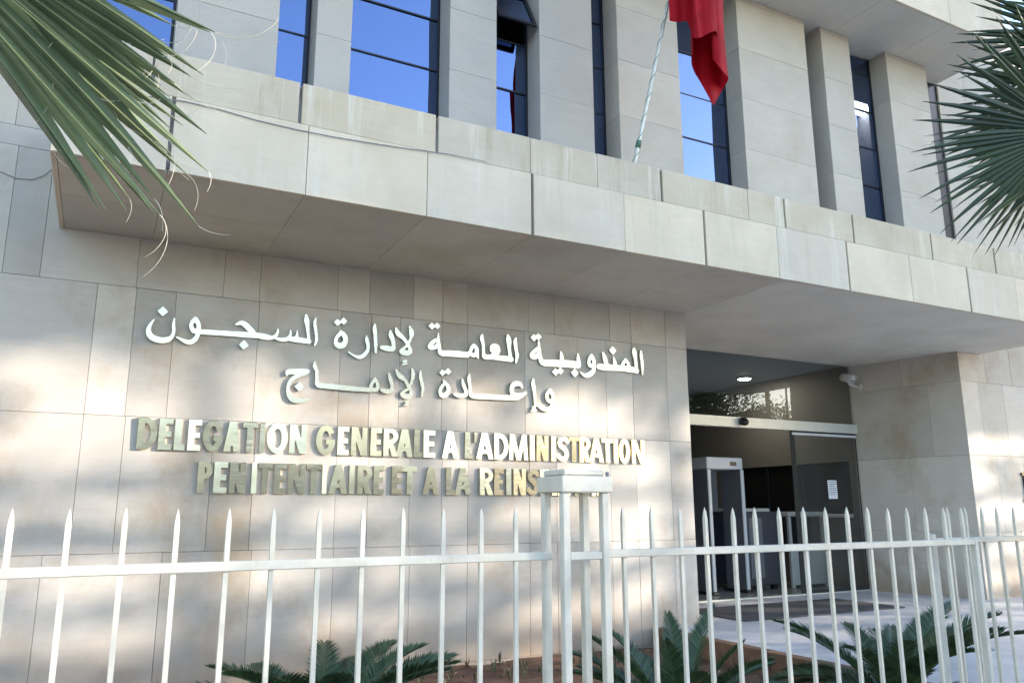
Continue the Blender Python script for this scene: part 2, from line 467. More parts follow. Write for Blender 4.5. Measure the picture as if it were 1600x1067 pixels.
# --- canopy
c = MB(); c.box((XL+.04, YF+.045, ZS+.035), (XR-.04, Y0+.03, 4.98))
c.box((XL+.04, YF+.065, 4.98), (XR-.04, YF+.20, ZT-.02))
canopy = c.build('canopy', M['mastic'], bld)
low = [XL, .25, 1.275, 2.32, 3.37, 4.41, 5.44, 6.48, 7.60, 8.72, 9.86, 10.9, 11.9, XR]
wide_low = {.25, 3.37, 5.44, 7.60, 9.86, 11.9}
upx = [XL, .09, 1.20, 2.41, 4.91, 6.65, 7.77, 9.22, 10.54, 11.6, XR]
for a, b in zip(low, low[1:]):
    ga = .014 if a in wide_low else .0025
    gb = .014 if b in wide_low else .0025
    cbox('fascia_panel', (a+ga, YF+rng.uniform(-.002, .002), ZS), (b-gb, YF+.05, ZM-.004), M['fascia'], canopy, .003)
for a, b in zip(upx, upx[1:]):
    ga = .013 if a != XL else .0
    gb = .013 if b != XR else .0
    # the parapet row is capped by slabs of uneven width
    cuts = [a+ga]
    t = a
    while b-t > 1.5:
        t += rng.uniform(.75, 1.2); cuts.append(t)
    cuts.append(b-gb)
    for i, (q0, q1) in enumerate(zip(cuts, cuts[1:])):
        e0 = .002 if i else 0; e1 = .002 if i < len(cuts)-2 else 0
        cbox('parapet_panel', (q0+e0, YF+.018+rng.uniform(-.002, .002), ZM+.004), (q1-e1, YF+.07, ZT+rng.uniform(-.003, .003)), M['parapet'], canopy, .005)
cbox('coping', (XL, YF+.072, ZT-.03), (XR, YF+.22, ZT-.004), M['parapet'], canopy, .006)
# canopy ends
cbox('end_panel', (XL-.001, YF+.052, ZS), (XL+.038, Y0, ZT-.035), M['fascia'], canopy, .003)
cbox('end_panel', (XR-.038, YF+.052, ZS), (XR+.001, Y0, ZT-.035), M['fascia'], canopy, .003)
# soffit slabs, two rows deep
sx = [XL+.04, .25, 1.275, 2.32, 3.37, 4.41, 5.44, XW]
for a, b in zip(sx, sx[1:]):
    for y0, y1 in ((YF+.052, 6.93), (6.93, Y0-.001)):
        cbox('soffit_panel', (a+.0015, y0+.0015, ZS+rng.uniform(0, .0015)), (b-.0015, y1-.0015, ZS+.034), M['soffit'], canopy, .0015)
cbox('soffit_panel', (XW+.003, YF+.055, ZS+.001), (XR-.04, Y0-.003, ZS+.034), M['plaster'], canopy, .0025)
cbox('soffit_panel', (XW+.003, Y0+.0, ZS+.001), (XJ-.003, YD+.05, ZS+.034), M['plaster'], canopy, .0025)
# --- roof overhang
c = MB(); c.box((-14, YO+.045, ZO+.02), (12.47, Y0+.028, ZTOP))
over = c.build('roof_overhang', M['plaster'], bld)
ox = [-13.6+1.45*i for i in range(18)] + [12.5]
ox = [v for v in ox if v < 12.3]+[12.5]
for a, b in zip(ox, ox[1:]):
    cbox('fascia_panel', (a+.004, YO, ZO), (b-.004, YO+.042, ZO+.72), M['fascia'], over, .003)
    cbox('fascia_panel', (a+.004, YO+.01, ZO+.726), (b-.004, YO+.042, ZTOP+.02), M['parapet'], over, .003)
    cbox('soffit_panel', (a+.002, YO+.046, ZO+.002), (b-.002, Y0+.02, ZO+.018), M['plaster'], over, .002)
# --- pillars and windows above the canopy
pil_px = [((273, 60), (434, 60)), ((494, 60), (549, 60)), ((703, 60), (776, 60)), ((843, 60), (925, 60)),
          ((966, 110), (1061, 110)), ((1163, 200), (1270, 200)), ((1293, 170), (1336, 170)), ((1396, 200), (1457, 200))]
pil = [(onY(*a, YP).x, onY(*b, YP).x) for a, b in pil_px]
for i, (a, b) in enumerate(pil):
    mat = M['pillar_h'] if i < 4 else M['pillar']
    core = MB().box((a+.02, YP+.02, 4.985), (b-.02, Y0+.15, ZO+.02)).build('pillar', M['joint'], bld)
    z = 4.99
    h = .78
    while z < ZO-.01:
        z1 = min(z+h, ZO-.001)
        cbox('stone_block', (a, YP+rng.uniform(-.001, .001), z+.0008), (b, Y0+.14, z1-.0008), mat, core, .0025)
        z = z1
ZL = [5.0, 5.36, 6.02, 6.68, 7.34, 8.0, 8.66, ZO]
wins = [(-.40, pil[0][0])] + list(zip([p[1] for p in pil], [p[0] for p in pil][1:])) + [(pil[-1][1], 12.52)]
for i, (a, b) in enumerate(wins):
    fr = MB()
    fr.box((a-.02, Y0+.03, 4.985), (a+.03, Y0+.10, ZO+.01))
    last = i == len(wins)-1
    fr.box((b-(.22 if last else .03), Y0+.03, 4.985), (b+.02, Y0+.10, ZO+.01))  # last stile widened: a dark strip standing in for the pane's dark reflection
    win = fr.build('window', M['dark_frame'], bld)
    for z in ZL[1:-1]:
        cbox('transom', (a+.031, Y0+.034, z-.009), (b-.031, Y0+.075, z+.009), M['dark_frame'], win, 0)
    for z0, z1 in zip(ZL, ZL[1:]):
        if i == 3 and abs(z0-7.34) < .01:
            # top-hung sash standing open
            sash_h = z1-z0-.03; an = rad(27)
            def sp(x, u, d): return (x, Y0+.03 - math.sin(an)*u - math.cos(an)*d, z1-.012 - math.cos(an)*u + math.sin(an)*d*.0)
            sm = MB()
            for (u0, u1, x0, x1) in ((0, .05, a+.035, b-.035), (sash_h-.05, sash_h, a+.035, b-.035)):
                P = [sp(x, u, d) for d in (0, .04) for u in (u0, u1) for x in (x0, x1)]
                n = len(sm.v); sm.v += P
                sm.f += [tuple(n+j for j in q) for q in ((0,1,3,2),(4,6,7,5),(0,2,6,4),(1,5,7,3),(0,4,5,1),(2,3,7,6))]
            for x0, x1 in ((a+.035, a+.075), (b-.075, b-.035)):
                P = [sp(x, u, d) for d in (0, .04) for u in (.05, sash_h-.05) for x in (x0, x1)]
                n = len(sm.v); sm.v += P
                sm.f += [tuple(n+j for j in q) for q in ((0,1,3,2),(4,6,7,5),(0,2,6,4),(1,5,7,3),(0,4,5,1),(2,3,7,6))]
            s = sm.build('open_sash', M['dark_frame'], win)
            MB().quad(sp(a+.07, .045, .02), sp(b-.07, .045, .02), sp(b-.07, sash_h-.045, .02), sp(a+.07, sash_h-.045, .02)).build('pane', M['blue_glass'], win)
            continue
        t = rng.uniform(-.004, .004); ty = rng.uniform(-.009, .009)
        MB().quad((a+.012, Y0+.045, z0+.010), (b-.012, Y0+.045+t, z0+.010), (b-.012, Y0+.045+t+ty, z1-.010), (a+.012, Y0+.045+ty, z1-.010)).build('pane', M['blue_glass'], win)
# office room behind the upper glass
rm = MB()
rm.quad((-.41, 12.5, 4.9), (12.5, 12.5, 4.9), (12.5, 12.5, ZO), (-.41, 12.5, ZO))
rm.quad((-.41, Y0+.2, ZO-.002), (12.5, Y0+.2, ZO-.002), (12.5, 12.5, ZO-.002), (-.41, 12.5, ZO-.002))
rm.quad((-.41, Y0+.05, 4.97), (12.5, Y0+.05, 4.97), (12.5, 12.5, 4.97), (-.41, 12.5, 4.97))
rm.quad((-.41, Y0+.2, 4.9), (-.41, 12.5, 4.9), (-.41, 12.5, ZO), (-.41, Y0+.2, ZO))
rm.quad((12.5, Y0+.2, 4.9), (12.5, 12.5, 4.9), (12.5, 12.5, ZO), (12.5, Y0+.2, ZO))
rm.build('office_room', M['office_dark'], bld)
p = onZ(1342, 172, ZO-.06)
ol = root('office_lamp', (p.x, p.y, ZO), 'small lit ceiling lamp behind the tall window near the right end', 'lamp')
cbox('lamp_housing', (p.x-.34, p.y-.20, ZO-.04), (p.x+.34, p.y+.20, ZO-.004), M['alu'], ol, .01)
cbox('diffuser', (p.x-.30, p.y-.16, ZO-.055), (p.x+.30, p.y+.16, ZO-.041), M['lamp'], ol, .003)

# --- entrance lobby
lb = MB()
lb.quad((XW-.5, 16, ZF), (XB+2, 16, ZF), (XB+2, 16, ZS+.2), (XW-.5, 16, ZS+.2))
lb.quad((XW-.4, YD, ZF), (XW-.4, 16, ZF), (XW-.4, 16, ZS+.2), (XW-.4, YD, ZS+.2))
lb.quad((XB, YD+.062, ZF), (XB, 16, ZF), (XB, 16, 1.56), (XB, YD+.062, 1.56))
lb.quad((XB, YD+.062, 2.47), (XB, 16, 2.47), (XB, 16, ZS+.2), (XB, YD+.062, ZS+.2))
lb.quad((XB, YD+.062, 1.56), (XB, YD+.2, 1.56), (XB, YD+.2, 2.47), (XB, YD+.062, 2.47))
lb.quad((XB, 12.6, 1.56), (XB, 16, 1.56), (XB, 16, 2.47), (XB, 12.6, 2.47))
lobby = lb.build('lobby_wall', M['interior'], bld)
MB().quad((XW-.5, YD+.06, ZS+.03), (XB+.01, YD+.06, ZS+.03), (XB+.01, 16, ZS+.03), (XW-.5, 16, ZS+.03)).build('lobby_ceiling', M['lobby_ceiling'], bld)
MB().box((XW-.5, YD+.101, .1), (XB+.4, 16, ZF+.001)).build('lobby_floor', M['lobby_floor'], bld)
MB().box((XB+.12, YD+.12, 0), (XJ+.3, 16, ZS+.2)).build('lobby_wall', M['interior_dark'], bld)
MB().box((XB+.034, YD+.02, 0), (XB+.119, YD+.19, ZS+.2)).build('lobby_wall', M['interior'], bld)
# reception hatch in the right-hand lobby wall
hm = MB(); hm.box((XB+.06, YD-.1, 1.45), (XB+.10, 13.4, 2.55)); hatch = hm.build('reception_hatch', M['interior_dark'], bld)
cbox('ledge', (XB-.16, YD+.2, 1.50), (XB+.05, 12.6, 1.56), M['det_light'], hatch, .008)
for yy in (10.9, 11.8):
    cbox('mullion', (XB+.02, yy-.02, 1.562), (XB+.055, yy+.02, 2.468), M['dark_frame'], hatch, 0)
# dark doorway and rail at the back of the lobby
cbox('back_panel', (9.6, 15.6, ZF), (11.5, 15.9, 2.9), M['interior_dark'], lobby, .01)
cbox('back_rail', (8.0, 12.9, 2.92), (XB-1.0, 13.05, 3.08), M['xlight'], lobby, .01)
# --- entrance glazing
eg = MB(); eg.box((XW+.003, YD-.05, 2.93), (XB-.004, YD+.06, 3.09)); ent = eg.build('entrance_glazing', M['alu'], bld)
cbox('floor_track', (XW+.003, YD-.03, ZF+.001), (XB-.004, YD+.05, ZF+.02), M['alu'], ent, .003)
xg = [XW+.02, 8.1, 10.9, XB-.02]
for a, b in zip(xg, xg[1:]):
    MB().quad((a+.004, YD+.01, 3.085), (b-.004, YD+.01, 3.085), (b-.004, YD+.01, ZS+.02), (a+.004, YD+.01, ZS+.02)).build('pane', M['clear_glass'], ent)
xdoor = onY(1243, 800, YD).x
for nm, a, b, yy in (('fixed_pane', xdoor, XB-.02, YD+.0), ('sliding_door', XW+.02, 8.05, YD+.03)):
    dr = MB()
    sw = .10 if nm == 'fixed_pane' else .022
    dr.box((a, yy-.004, ZF+.022), (a+sw, yy+.004, 2.928)); dr.box((b-.022, yy-.004, ZF+.022), (b, yy+.004, 2.928))
    dr.box((a+sw, yy-.004, 2.87), (b-.022, yy+.004, 2.928)); dr.box((a+sw, yy-.004, ZF+.022), (b-.022, yy+.004, ZF+.07))
    d = dr.build(nm, M['seal'], ent)
    MB().quad((a+sw-.001, yy, ZF+.06), (b-.021, yy, ZF+.06), (b-.021, yy, 2.88), (a+sw-.001, yy, 2.88)).build('glass', M['clear_glass'], d)
cbox('head_strip', (xdoor+.03, YD-.03, 2.86), (XB-.03, YD-.014, 2.90), M['det_light'], ent, .003)
# things at the door
p = onY(1160, 661, YD-.07)
s = MB(); s.tube([(p.x, YD-.055, p.z+.03), (p.x, YD-.12, p.z+.02), (p.x, YD-.16, p.z-.01), (p.x, YD-.17, p.z-.03)], [.065, .07, .05, .02], 12)
tag(s.build('door_sensor', M['black'], None, True), 'small black dome sensor on the pale bar above the door', 'sensor')
a = onY(1293, 750, YD-.02); b = onY(1309.5, 779, YD-.02)
nr = root('paper_notice', (a.x, YD-.014, b.z), 'white paper notice taped to the entrance glass', 'notice')
cbox('sheet', (a.x, YD-.017, b.z), (b.x, YD-.0155, a.z), M['paper'], nr, 0)
for i in range(7):
    z = a.z-.03-i*.034
    MB().quad((a.x+.025, YD-.0185, z-.006), (b.x-.025-(.04 if i in (2, 6) else 0), YD-.0185, z-.006), (b.x-.025-(.04 if i in (2, 6) else 0), YD-.0185, z+.004), (a.x+.025, YD-.0185, z+.004)).build('text_line', M['ink'], nr)
# lobby ceiling lamp
p = onZ(1163, 592, ZS-.0)
lr = root('lobby_lamp', (p.x, p.y, ZS+.03), 'round lit downlight in the lobby ceiling behind the door glass', 'lamp')
MB().tube([(p.x, p.y, ZS+.028), (p.x, p.y, ZS-.005)], [.15, .14], 20).build('rim', M['alu'], lr)
MB().tube([(p.x, p.y, ZS-.006), (p.x, p.y, ZS-.012)], [.12, .11], 20).build('diffuser', M['lamp'], lr)
# metal detector
dx0, dx1, dy0, dy1, dz = 8.93, 9.72, 10.25, 10.75, 2.50
det = root('metal_detector', (9.3, 10.5, ZF), 'grey walk-through metal detector arch just inside the door', 'detector')
for xa, xb in ((dx0, dx0+.07), (dx1-.07, dx1)):
    pn = cbox('side_panel', (xa+.012, dy0+.02, ZF+.04), (xb-.012, dy1, dz-.20), M['det_grey'], det, .01)
    cbox('front_edge', (xa, dy0-.01, ZF+.05), (xb, dy0+.018, dz-.20), M['det_light'], pn, .008)
    cbox('foot', (xa-.03, dy0-.03, ZF+.001), (xb+.03, dy1+.03, ZF+.05), M['black'], det, .008)
cbox('head', (dx0, dy0, dz-.199), (dx1, dy1, dz), M['det_light'], det, .015)
cbox('display', (dx0+.5, dy0-.006, dz-.14), (dx0+.64, dy0-.001, dz-.07), M['black'], det, .002)
cbox('inner_screen', (dx0+.30, 11.3, ZF+.002), (dx1+.35, 11.36, 2.35), M['det_grey'], None, .01)
scr = bpy.data.objects[bpy.data.objects[-1].name] if False else None
# baggage scanner
xr = root('baggage_scanner', (10.2, 10.9, ZF), 'dark blue-grey baggage scanner with pale top inside the entrance', 'scanner')
cbox('body', (9.86, 10.45, ZF+.08), (10.66, 11.6, 1.60), M['xray'], xr, .02)
cbox('top_cover', (9.84, 10.43, 1.601), (10.45, 11.62, 1.66), M['xlight'], xr, .012)
cbox('side_door', (9.95, 10.438, ZF+.2), (10.25, 10.449, 1.5), M['det_grey'], xr, .003)
for xx in (9.95, 10.5):
    cbox('foot', (xx, 10.5, ZF+.002), (xx+.08, 10.6, ZF+.08), M['black'], xr, .005)
    cbox('foot', (xx, 11.4, ZF+.002), (xx+.08, 11.5, ZF+.08), M['black'], xr, .005)
dk = root('reception_desk', (11.3, 10.8, ZF), 'pale glazed security desk beside the baggage scanner', 'desk')
for q in ((10.90, 10.45), (11.72, 10.45), (10.90, 11.05), (11.72, 11.05)):
    cbox('leg', (q[0], q[1], ZF+.002), (q[0]+.06, q[1]+.06, 1.52), M['xlight'], dk, .006)
cbox('top', (10.86, 10.42, 1.521), (11.82, 11.16, 1.60), M['xlight'], dk, .01)
cbox('lower_panel', (10.97, 10.46, ZF+.05), (11.715, 10.49, .98), M['xlight'], dk, .005)
cbox('inner_box', (10.98, 10.62, .99), (11.60, 11.0, 1.50), M['black'], dk, .005)
# security camera on the jamb
ctr = onY(1325, 592, 9.40)
sc = root('security_camera', (XB, 9.45, 3.8), 'white bullet security camera high on the stone jamb by the door', 'camera')
jx = XJ-(XJ-XB)*(9.45-Y0)/(YD+.06-Y0)-.003
cz = ctr.z
MB().tube([(jx, 9.45, cz-.10), (jx-.035, 9.45, cz-.10)], .06, 14).build('base', M['camwhite'], sc, True)
MB().tube([(jx-.03, 9.45, cz-.10), (jx-.14, 9.43, cz-.115), ctr+Vector((.04, .01, -.085)), ctr+Vector((0, 0, -.05))], .024, 8).build('arm', M['camwhite'], sc, True)
d = Vector((-.30, -.90, -.25)).normalized()
MB().tube([ctr+d*-.17, ctr+d*.13], .062, 16).build('housing', M['camwhite'], sc, True)
MB().tube([ctr+d*.131, ctr+d*.138], .036, 16).build('lens', M['black'], sc, True)
MB().tube([ctr+d*-.15+Vector((0, 0, .028)), ctr+d*.18+Vector((0, 0, .040))], .058, 10).build('sun_shield', M['camwhite'], sc, True)
# thin dark grey sheet on the terrace floor
mt = cbox('dark_floor_sheet', (7.2, 7.72, ZF+.003), (10.15, 8.95, ZF+.018), M['mat'], None, .004)
tag(mt, 'large dark grey sheet lying on the pale terrace before the entrance', 'dark_floor_sheet')
# fix the lone inner screen: it belongs to the lobby
for o in list(bpy.data.objects):
    if o.name.startswith('inner_screen') and o.parent is None:
        tag(o, 'grey standing partition screen behind the metal detector', 'partition')
        o.name = 'partition_screen'

# ------------------------------------------------------------------ lettering (signed distance shapes turned into meshes)
def sdf_mesh(name, field, x0, x1, z0, z1, step, yf, yb):
    nx = int((x1-x0)/step)+2; nz = int((z1-z0)/step)+2
    gx = x0+np.arange(nx)*step; gz = z0+np.arange(nz)*step
    Xg, Zg = np.meshgrid(gx, gz)
    D = field(Xg, Zg)
    D = np.where(np.abs(D) < 1e-5, 1e-5, D)
    ins = D < 0
    V = {}; verts = []; faces = []; rim = []
    def vid(key, x, z):
        if key not in V:
            V[key] = len(verts)//2
            verts.append((x, yf, z)); verts.append((x, yb, z))
        return V[key]
    cnt = ins[:-1, :-1].astype(int)+ins[1:, :-1]+ins[:-1, 1:]+ins[1:, 1:]
    for j in range(nz-1):
        i = 0
        while i < nx-1:
            c = cnt[j, i]
            if c == 4:
                i1 = i
                while i1 < nx-1 and cnt[j, i1] == 4: i1 += 1
                q = [vid((j, i), gx[i], gz[j]), vid((j, i1), gx[i1], gz[j]), vid((j+1, i1), gx[i1], gz[j+1]), vid((j+1, i), gx[i], gz[j+1])]
                faces.append(tuple(2*k for k in q)); i = i1; continue
            if c:
                cor = [(j, i), (j, i+1), (j+1, i+1), (j+1, i)]
                poly = []; cross = []
                for k in range(4):
                    a = cor[k]; b = cor[(k+1) % 4]
                    da, db = D[a], D[b]
                    if da < 0: poly.append(vid(a, gx[a[1]], gz[a[0]])); cross.append(False)
                    if (da < 0) != (db < 0):
                        t = da/(da-db); t = min(max(t, .02), .98)
                        poly.append(vid((min(a, b), max(a, b)), gx[a[1]]+t*(gx[b[1]]-gx[a[1]]), gz[a[0]]+t*(gz[b[0]]-gz[a[0]])))
                        cross.append(True)
                if len(poly) >= 3:
                    faces.append(tuple(2*k for k in poly))
                    for k in range(len(poly)):
                        k2 = (k+1) % len(poly)
                        if cross[k] and cross[k2]: rim.append((poly[k], poly[k2]))
            i += 1
    for a, b in rim:
        faces.append((2*b, 2*a, 2*a+1, 2*b+1))
    return mesh_py(name, verts, faces)
def U(*fs):
    return lambda x, z: np.minimum.reduce([f(x, z) for f in fs])
def sub(a, b):
    return lambda x, z: np.maximum(a(x, z), -b(x, z))
def rect(x0, z0, x1, z1):
    return lambda x, z: np.maximum(np.maximum(x0-x, x-x1), np.maximum(z0-z, z-z1))
def conv(*pts):
    P = [np.array(p, float) for p in pts]
    def f(x, z):
        out = None
        for a, b in zip(P, P[1:]+P[:1]):
            d = b-a; n = np.array([d[1], -d[0]]); n /= np.linalg.norm(n)
            v = (x-a[0])*n[0]+(z-a[1])*n[1]
            out = v if out is None else np.maximum(out, v)
        return out
    return f
def ell(cx, cz, a, b):
    return lambda x, z: (np.sqrt(((x-cx)/a)**2+((z-cz)/b)**2)-1)*min(a, b)
def caps(pts):
    def f(x, z):
        out = np.full(x.shape, 9.0)
        for (ax, az, ar), (bx, bz, br) in zip(pts, pts[1:]):
            dx, dz = bx-ax, bz-az; L2 = dx*dx+dz*dz+1e-12
            t = np.clip(((x-ax)*dx+(z-az)*dz)/L2, 0, 1)
            out = np.minimum(out, np.hypot(x-ax-t*dx, z-az-t*dz)-(ar+t*(br-ar)))
        return out
    return f
def diamond(cx, cz, h):
    return lambda x, z: (np.abs(x-cx)+np.abs(z-cz)-h)/1.4142

YLET = Y0-.030
# --- Latin capitals
def glyph(ch, x, z, W, H):
    t = H*.205; b = H*.185
    R = lambda a, c, d, e: rect(x+a, z+c, x+d, z+e)
    if ch == 'I': return R(0, 0, W, H)
    if ch == 'E': return U(R(0, 0, t, H), R(0, 0, W, b), R(0, H-b, W, H), R(0, H/2-b*.48, W*.92, H/2+b*.48))
    if ch == 'L': return U(R(0, 0, t, H), R(0, 0, W, b))
    if ch == 'T': return U(R(W/2-t/2, 0, W/2+t/2, H), R(0, H-b, W, H))
    if ch == "'": return conv((x+W*.25, z+H*.62), (x+W*.6, z+H*.62), (x+W, z+H), (x+W*.2, z+H))
    if ch == 'O': return sub(ell(x+W/2, z+H/2, W/2, H/2+.004), ell(x+W/2, z+H/2, W/2-t, H/2-b))
    if ch == 'G':
        ring = sub(ell(x+W/2, z+H/2, W/2, H/2+.004), ell(x+W/2, z+H/2, W/2-t, H/2-b))
        cut = conv((x+W*.60, z+H*.50), (x+W*1.2, z+H*.50), (x+W*1.2, z+H*.80), (x+W*.78, z+H*.72))
        return U(sub(ring, cut), R(W*.52, H*.34, W, H*.34+b), )
    if ch == 'D':
        c = W*.38
        def half(ins):
            e = ell(x+c, z+H/2, W-c-ins, H/2-ins*.92)
            return lambda X, Z: np.where(X < x+c, np.maximum(x+ins-X, np.abs(Z-z-H/2)-(H/2-ins*.92)), e(X, Z))
        return sub(half(0), half(t*.95))
    if ch in 'PR':
        hb = H*.56; c = W*.42
        def half(ins):
            e = ell(x+c, z+H-hb/2, W-c-ins, hb/2-ins*.85)
            return lambda X, Z: np.where(X < x+c, np.maximum(x+ins-X, np.abs(Z-z-H+hb/2)-(hb/2-ins*.85)), e(X, Z))
        bowl = sub(half(0), half(t*.92))
        if ch == 'P': return U(R(0, 0, t, H), bowl)
        return U(R(0, 0, t, H), bowl, conv((x+W*.30, z+H*.46), (x+W-t*1.12, z), (x+W+.004, z), (x+W*.62, z+H*.50)))
    if ch == 'A':
        k = t*.55
        return U(conv((x, z), (x+t*1.02, z), (x+W/2+k, z+H), (x+W/2-k, z+H)), conv((x+W-t*1.02, z), (x+W, z), (x+W/2+k, z+H), (x+W/2-k, z+H)), conv((x+W*.2, z+H*.2), (x+W*.8, z+H*.2), (x+W*.72, z+H*.2+b*.9), (x+W*.28, z+H*.2+b*.9)))
    if ch == 'N':
        return U(R(0, 0, t*.88, H), R(W-t*.88, 0, W, H), conv((x, z+H), (x+W-t*1.05, z), (x+W, z), (x+t*1.05, z+H)))
    if ch == 'M':
        return U(conv((x, z), (x+t*.85, z), (x+t*1.15, z+H), (x+t*.3, z+H)), conv((x+W-t*.85, z), (x+W, z), (x+W-t*.3, z+H), (x+W-t*1.15, z+H)),
                 conv((x+W/2-t*.45, z), (x+W/2+t*.45, z), (x+t*1.2, z+H), (x+t*.3, z+H)), conv((x+W/2-t*.45, z), (x+W/2+t*.45, z), (x+W-t*.3, z+H), (x+W-t*1.2, z+H)))
    if ch == 'S':
        r = t*.47
        P = [(.90,.80),(.74,.885),(.52,.905),(.29,.86),(.19,.735),(.27,.62),(.50,.53),(.73,.44),(.82,.29),(.72,.15),(.50,.095),(.28,.12),(.08,.21)]
        return caps([(x+W*a, z+H*c, r) for a, c in P])
T1 = [('D',42,140),('E',147,215),('L',225,279),('E',292,356),('G',365,466),('A',470,552),('T',560,634),('I',645,671),('O',680,783),('N',792,875),
      ('G',922,1016),('E',1028,1084),('N',1095,1173),('E',1190,1244),('R',1253,1326)]
T1b = [('A',60,142),('L',148,190),('E',195,251),('A',285,366),('L',398,438),("'",438,460),('A',452,537),('D',541,611),('M',612,706),('I',715,739),('N',748,806),('I',820,844),
       ('S',850,906),('T',906,957),('R',959,1012),('A',1005,1077),('T',1068,1124),('I',1126,1147),('O',1150,1206),('N',1214,1275)]
T2 = [('P',340,412),('E',420,486),('N',497,576),('I',605,630),('T',636,706),('E',715,775),('N',785,870),('T',874,946),('I',952,974),('A',985,1077),('I',1085,1110),('R',1125,1197),('E',1205,1256)]
T2b = [('E',38,94),('T',92,160),('A',190,271),('L',305,348),('A',348,427),('R',470,536),('E',541,587),('I',600,624),('N',635,696),('S',705,757),('E',766,812),('R',823,876),('T',879,926),('I',934,953),('O',961,1010),('N',1018,1066)]
fs = root('french_lettering', (3.0, Y0, 1.8), 'raised pale brass French capitals in two lines, DELEGATION GENERALE and below', 'lettering')
H = .285
for row, zb in (((T1, 200), (T1b, 600)), 2.185), (((T2, 200), (T2b, 600)), 1.805):
    for lst, ox_ in row:
        for ch, a, b in lst:
            yr = 690 if zb > 2 else 750
            xa = onY(ox_+a/3.1386, yr, YLET).x; xb = onY(ox_+b/3.1386, yr, YLET).x
            me = sdf_mesh('letter', glyph(ch, xa, zb, xb-xa, H), xa-.012, xb+.016, zb-.012, zb+H+.012, .005, YLET, Y0-.006)
            # no letter is mounted quite flat
            ta, tb = rng.uniform(-.035, .035), rng.uniform(-.035, .035); cx_ = (xa+xb)/2; cz_ = zb+H/2
            for vtx in me.vertices:
                if vtx.co.y < Y0-.02: vtx.co.y += ta*(vtx.co.x-cx_)+tb*(vtx.co.z-cz_)
            link('letter', me, M['brass'], fs)
# --- Arabic lines: pen strokes (x, y, width) read off enlarged views of the photograph
def stroke_field(items):
    fs_ = []
    box = []
    for (ox_, oy_, sc_), kind, pts in items:
        def W(x, y):
            p = onY(ox_+x/sc_, oy_+y/sc_, YLET); return p.x, p.z
        def scl(x, y):
            p0 = onY(ox_+x/sc_, oy_+y/sc_, YLET); p1 = onY(ox_+x/sc_, oy_+y/sc_+1, YLET); p2 = onY(ox_+x/sc_+1, oy_+y/sc_, YLET)
            return (.5*(p0.z-p1.z)+.5*(p2.x-p0.x))/sc_
        if kind == 's':
            q = [(*W(x, y), max(w*.5*scl(x, y), .006)) for x, y, w in pts]
            # smooth the pen path
            out = []
            for i in range(len(q)-1):
                p0 = np.array(q[max(i-1, 0)]); p1 = np.array(q[i]); p2 = np.array(q[i+1]); p3 = np.array(q[min(i+2, len(q)-1)])
                for k in range(4):
                    t = k/4
                    c_ = .5*((2*p1)+(-p0+p2)*t+(2*p0-5*p1+4*p2-p3)*t*t+(-p0+3*p1-3*p2+p3)*t**3)
                    c_[2] = max(c_[2], .005); out.append(tuple(c_))
            out.append(q[-1])
            fs_.append(caps(out)); box += out
        else:
            x, y, h = pts
            cx, cz = W(x, y); hh = h*scl(x, y)*1.15
            fs_.append(diamond(cx, cz, hh)); box.append((cx, cz, hh*1.1))
    b = np.array(box)
    return U(*fs_), (b[:, 0]-b[:, 2]).min()-.02, (b[:, 0]+b[:, 2]).max()+.02, (b[:, 1]-b[:, 2]).min()-.02, (b[:, 1]+b[:, 2]).max()+.02
A_ = (220, 470, 10); B_ = (360, 470, 10); C_ = (500, 480, 10); D_ = (660, 490, 10); E_ = (810, 500, 8)
F_ = (430, 560, 10); G_ = (560, 560, 10); H_ = (670, 560, 7.619)
def SS(cr, *strokes): return [(cr, 's', list(s)) for s in strokes]
def DD(cr, *dots): return [(cr, 'd', d) for d in dots]
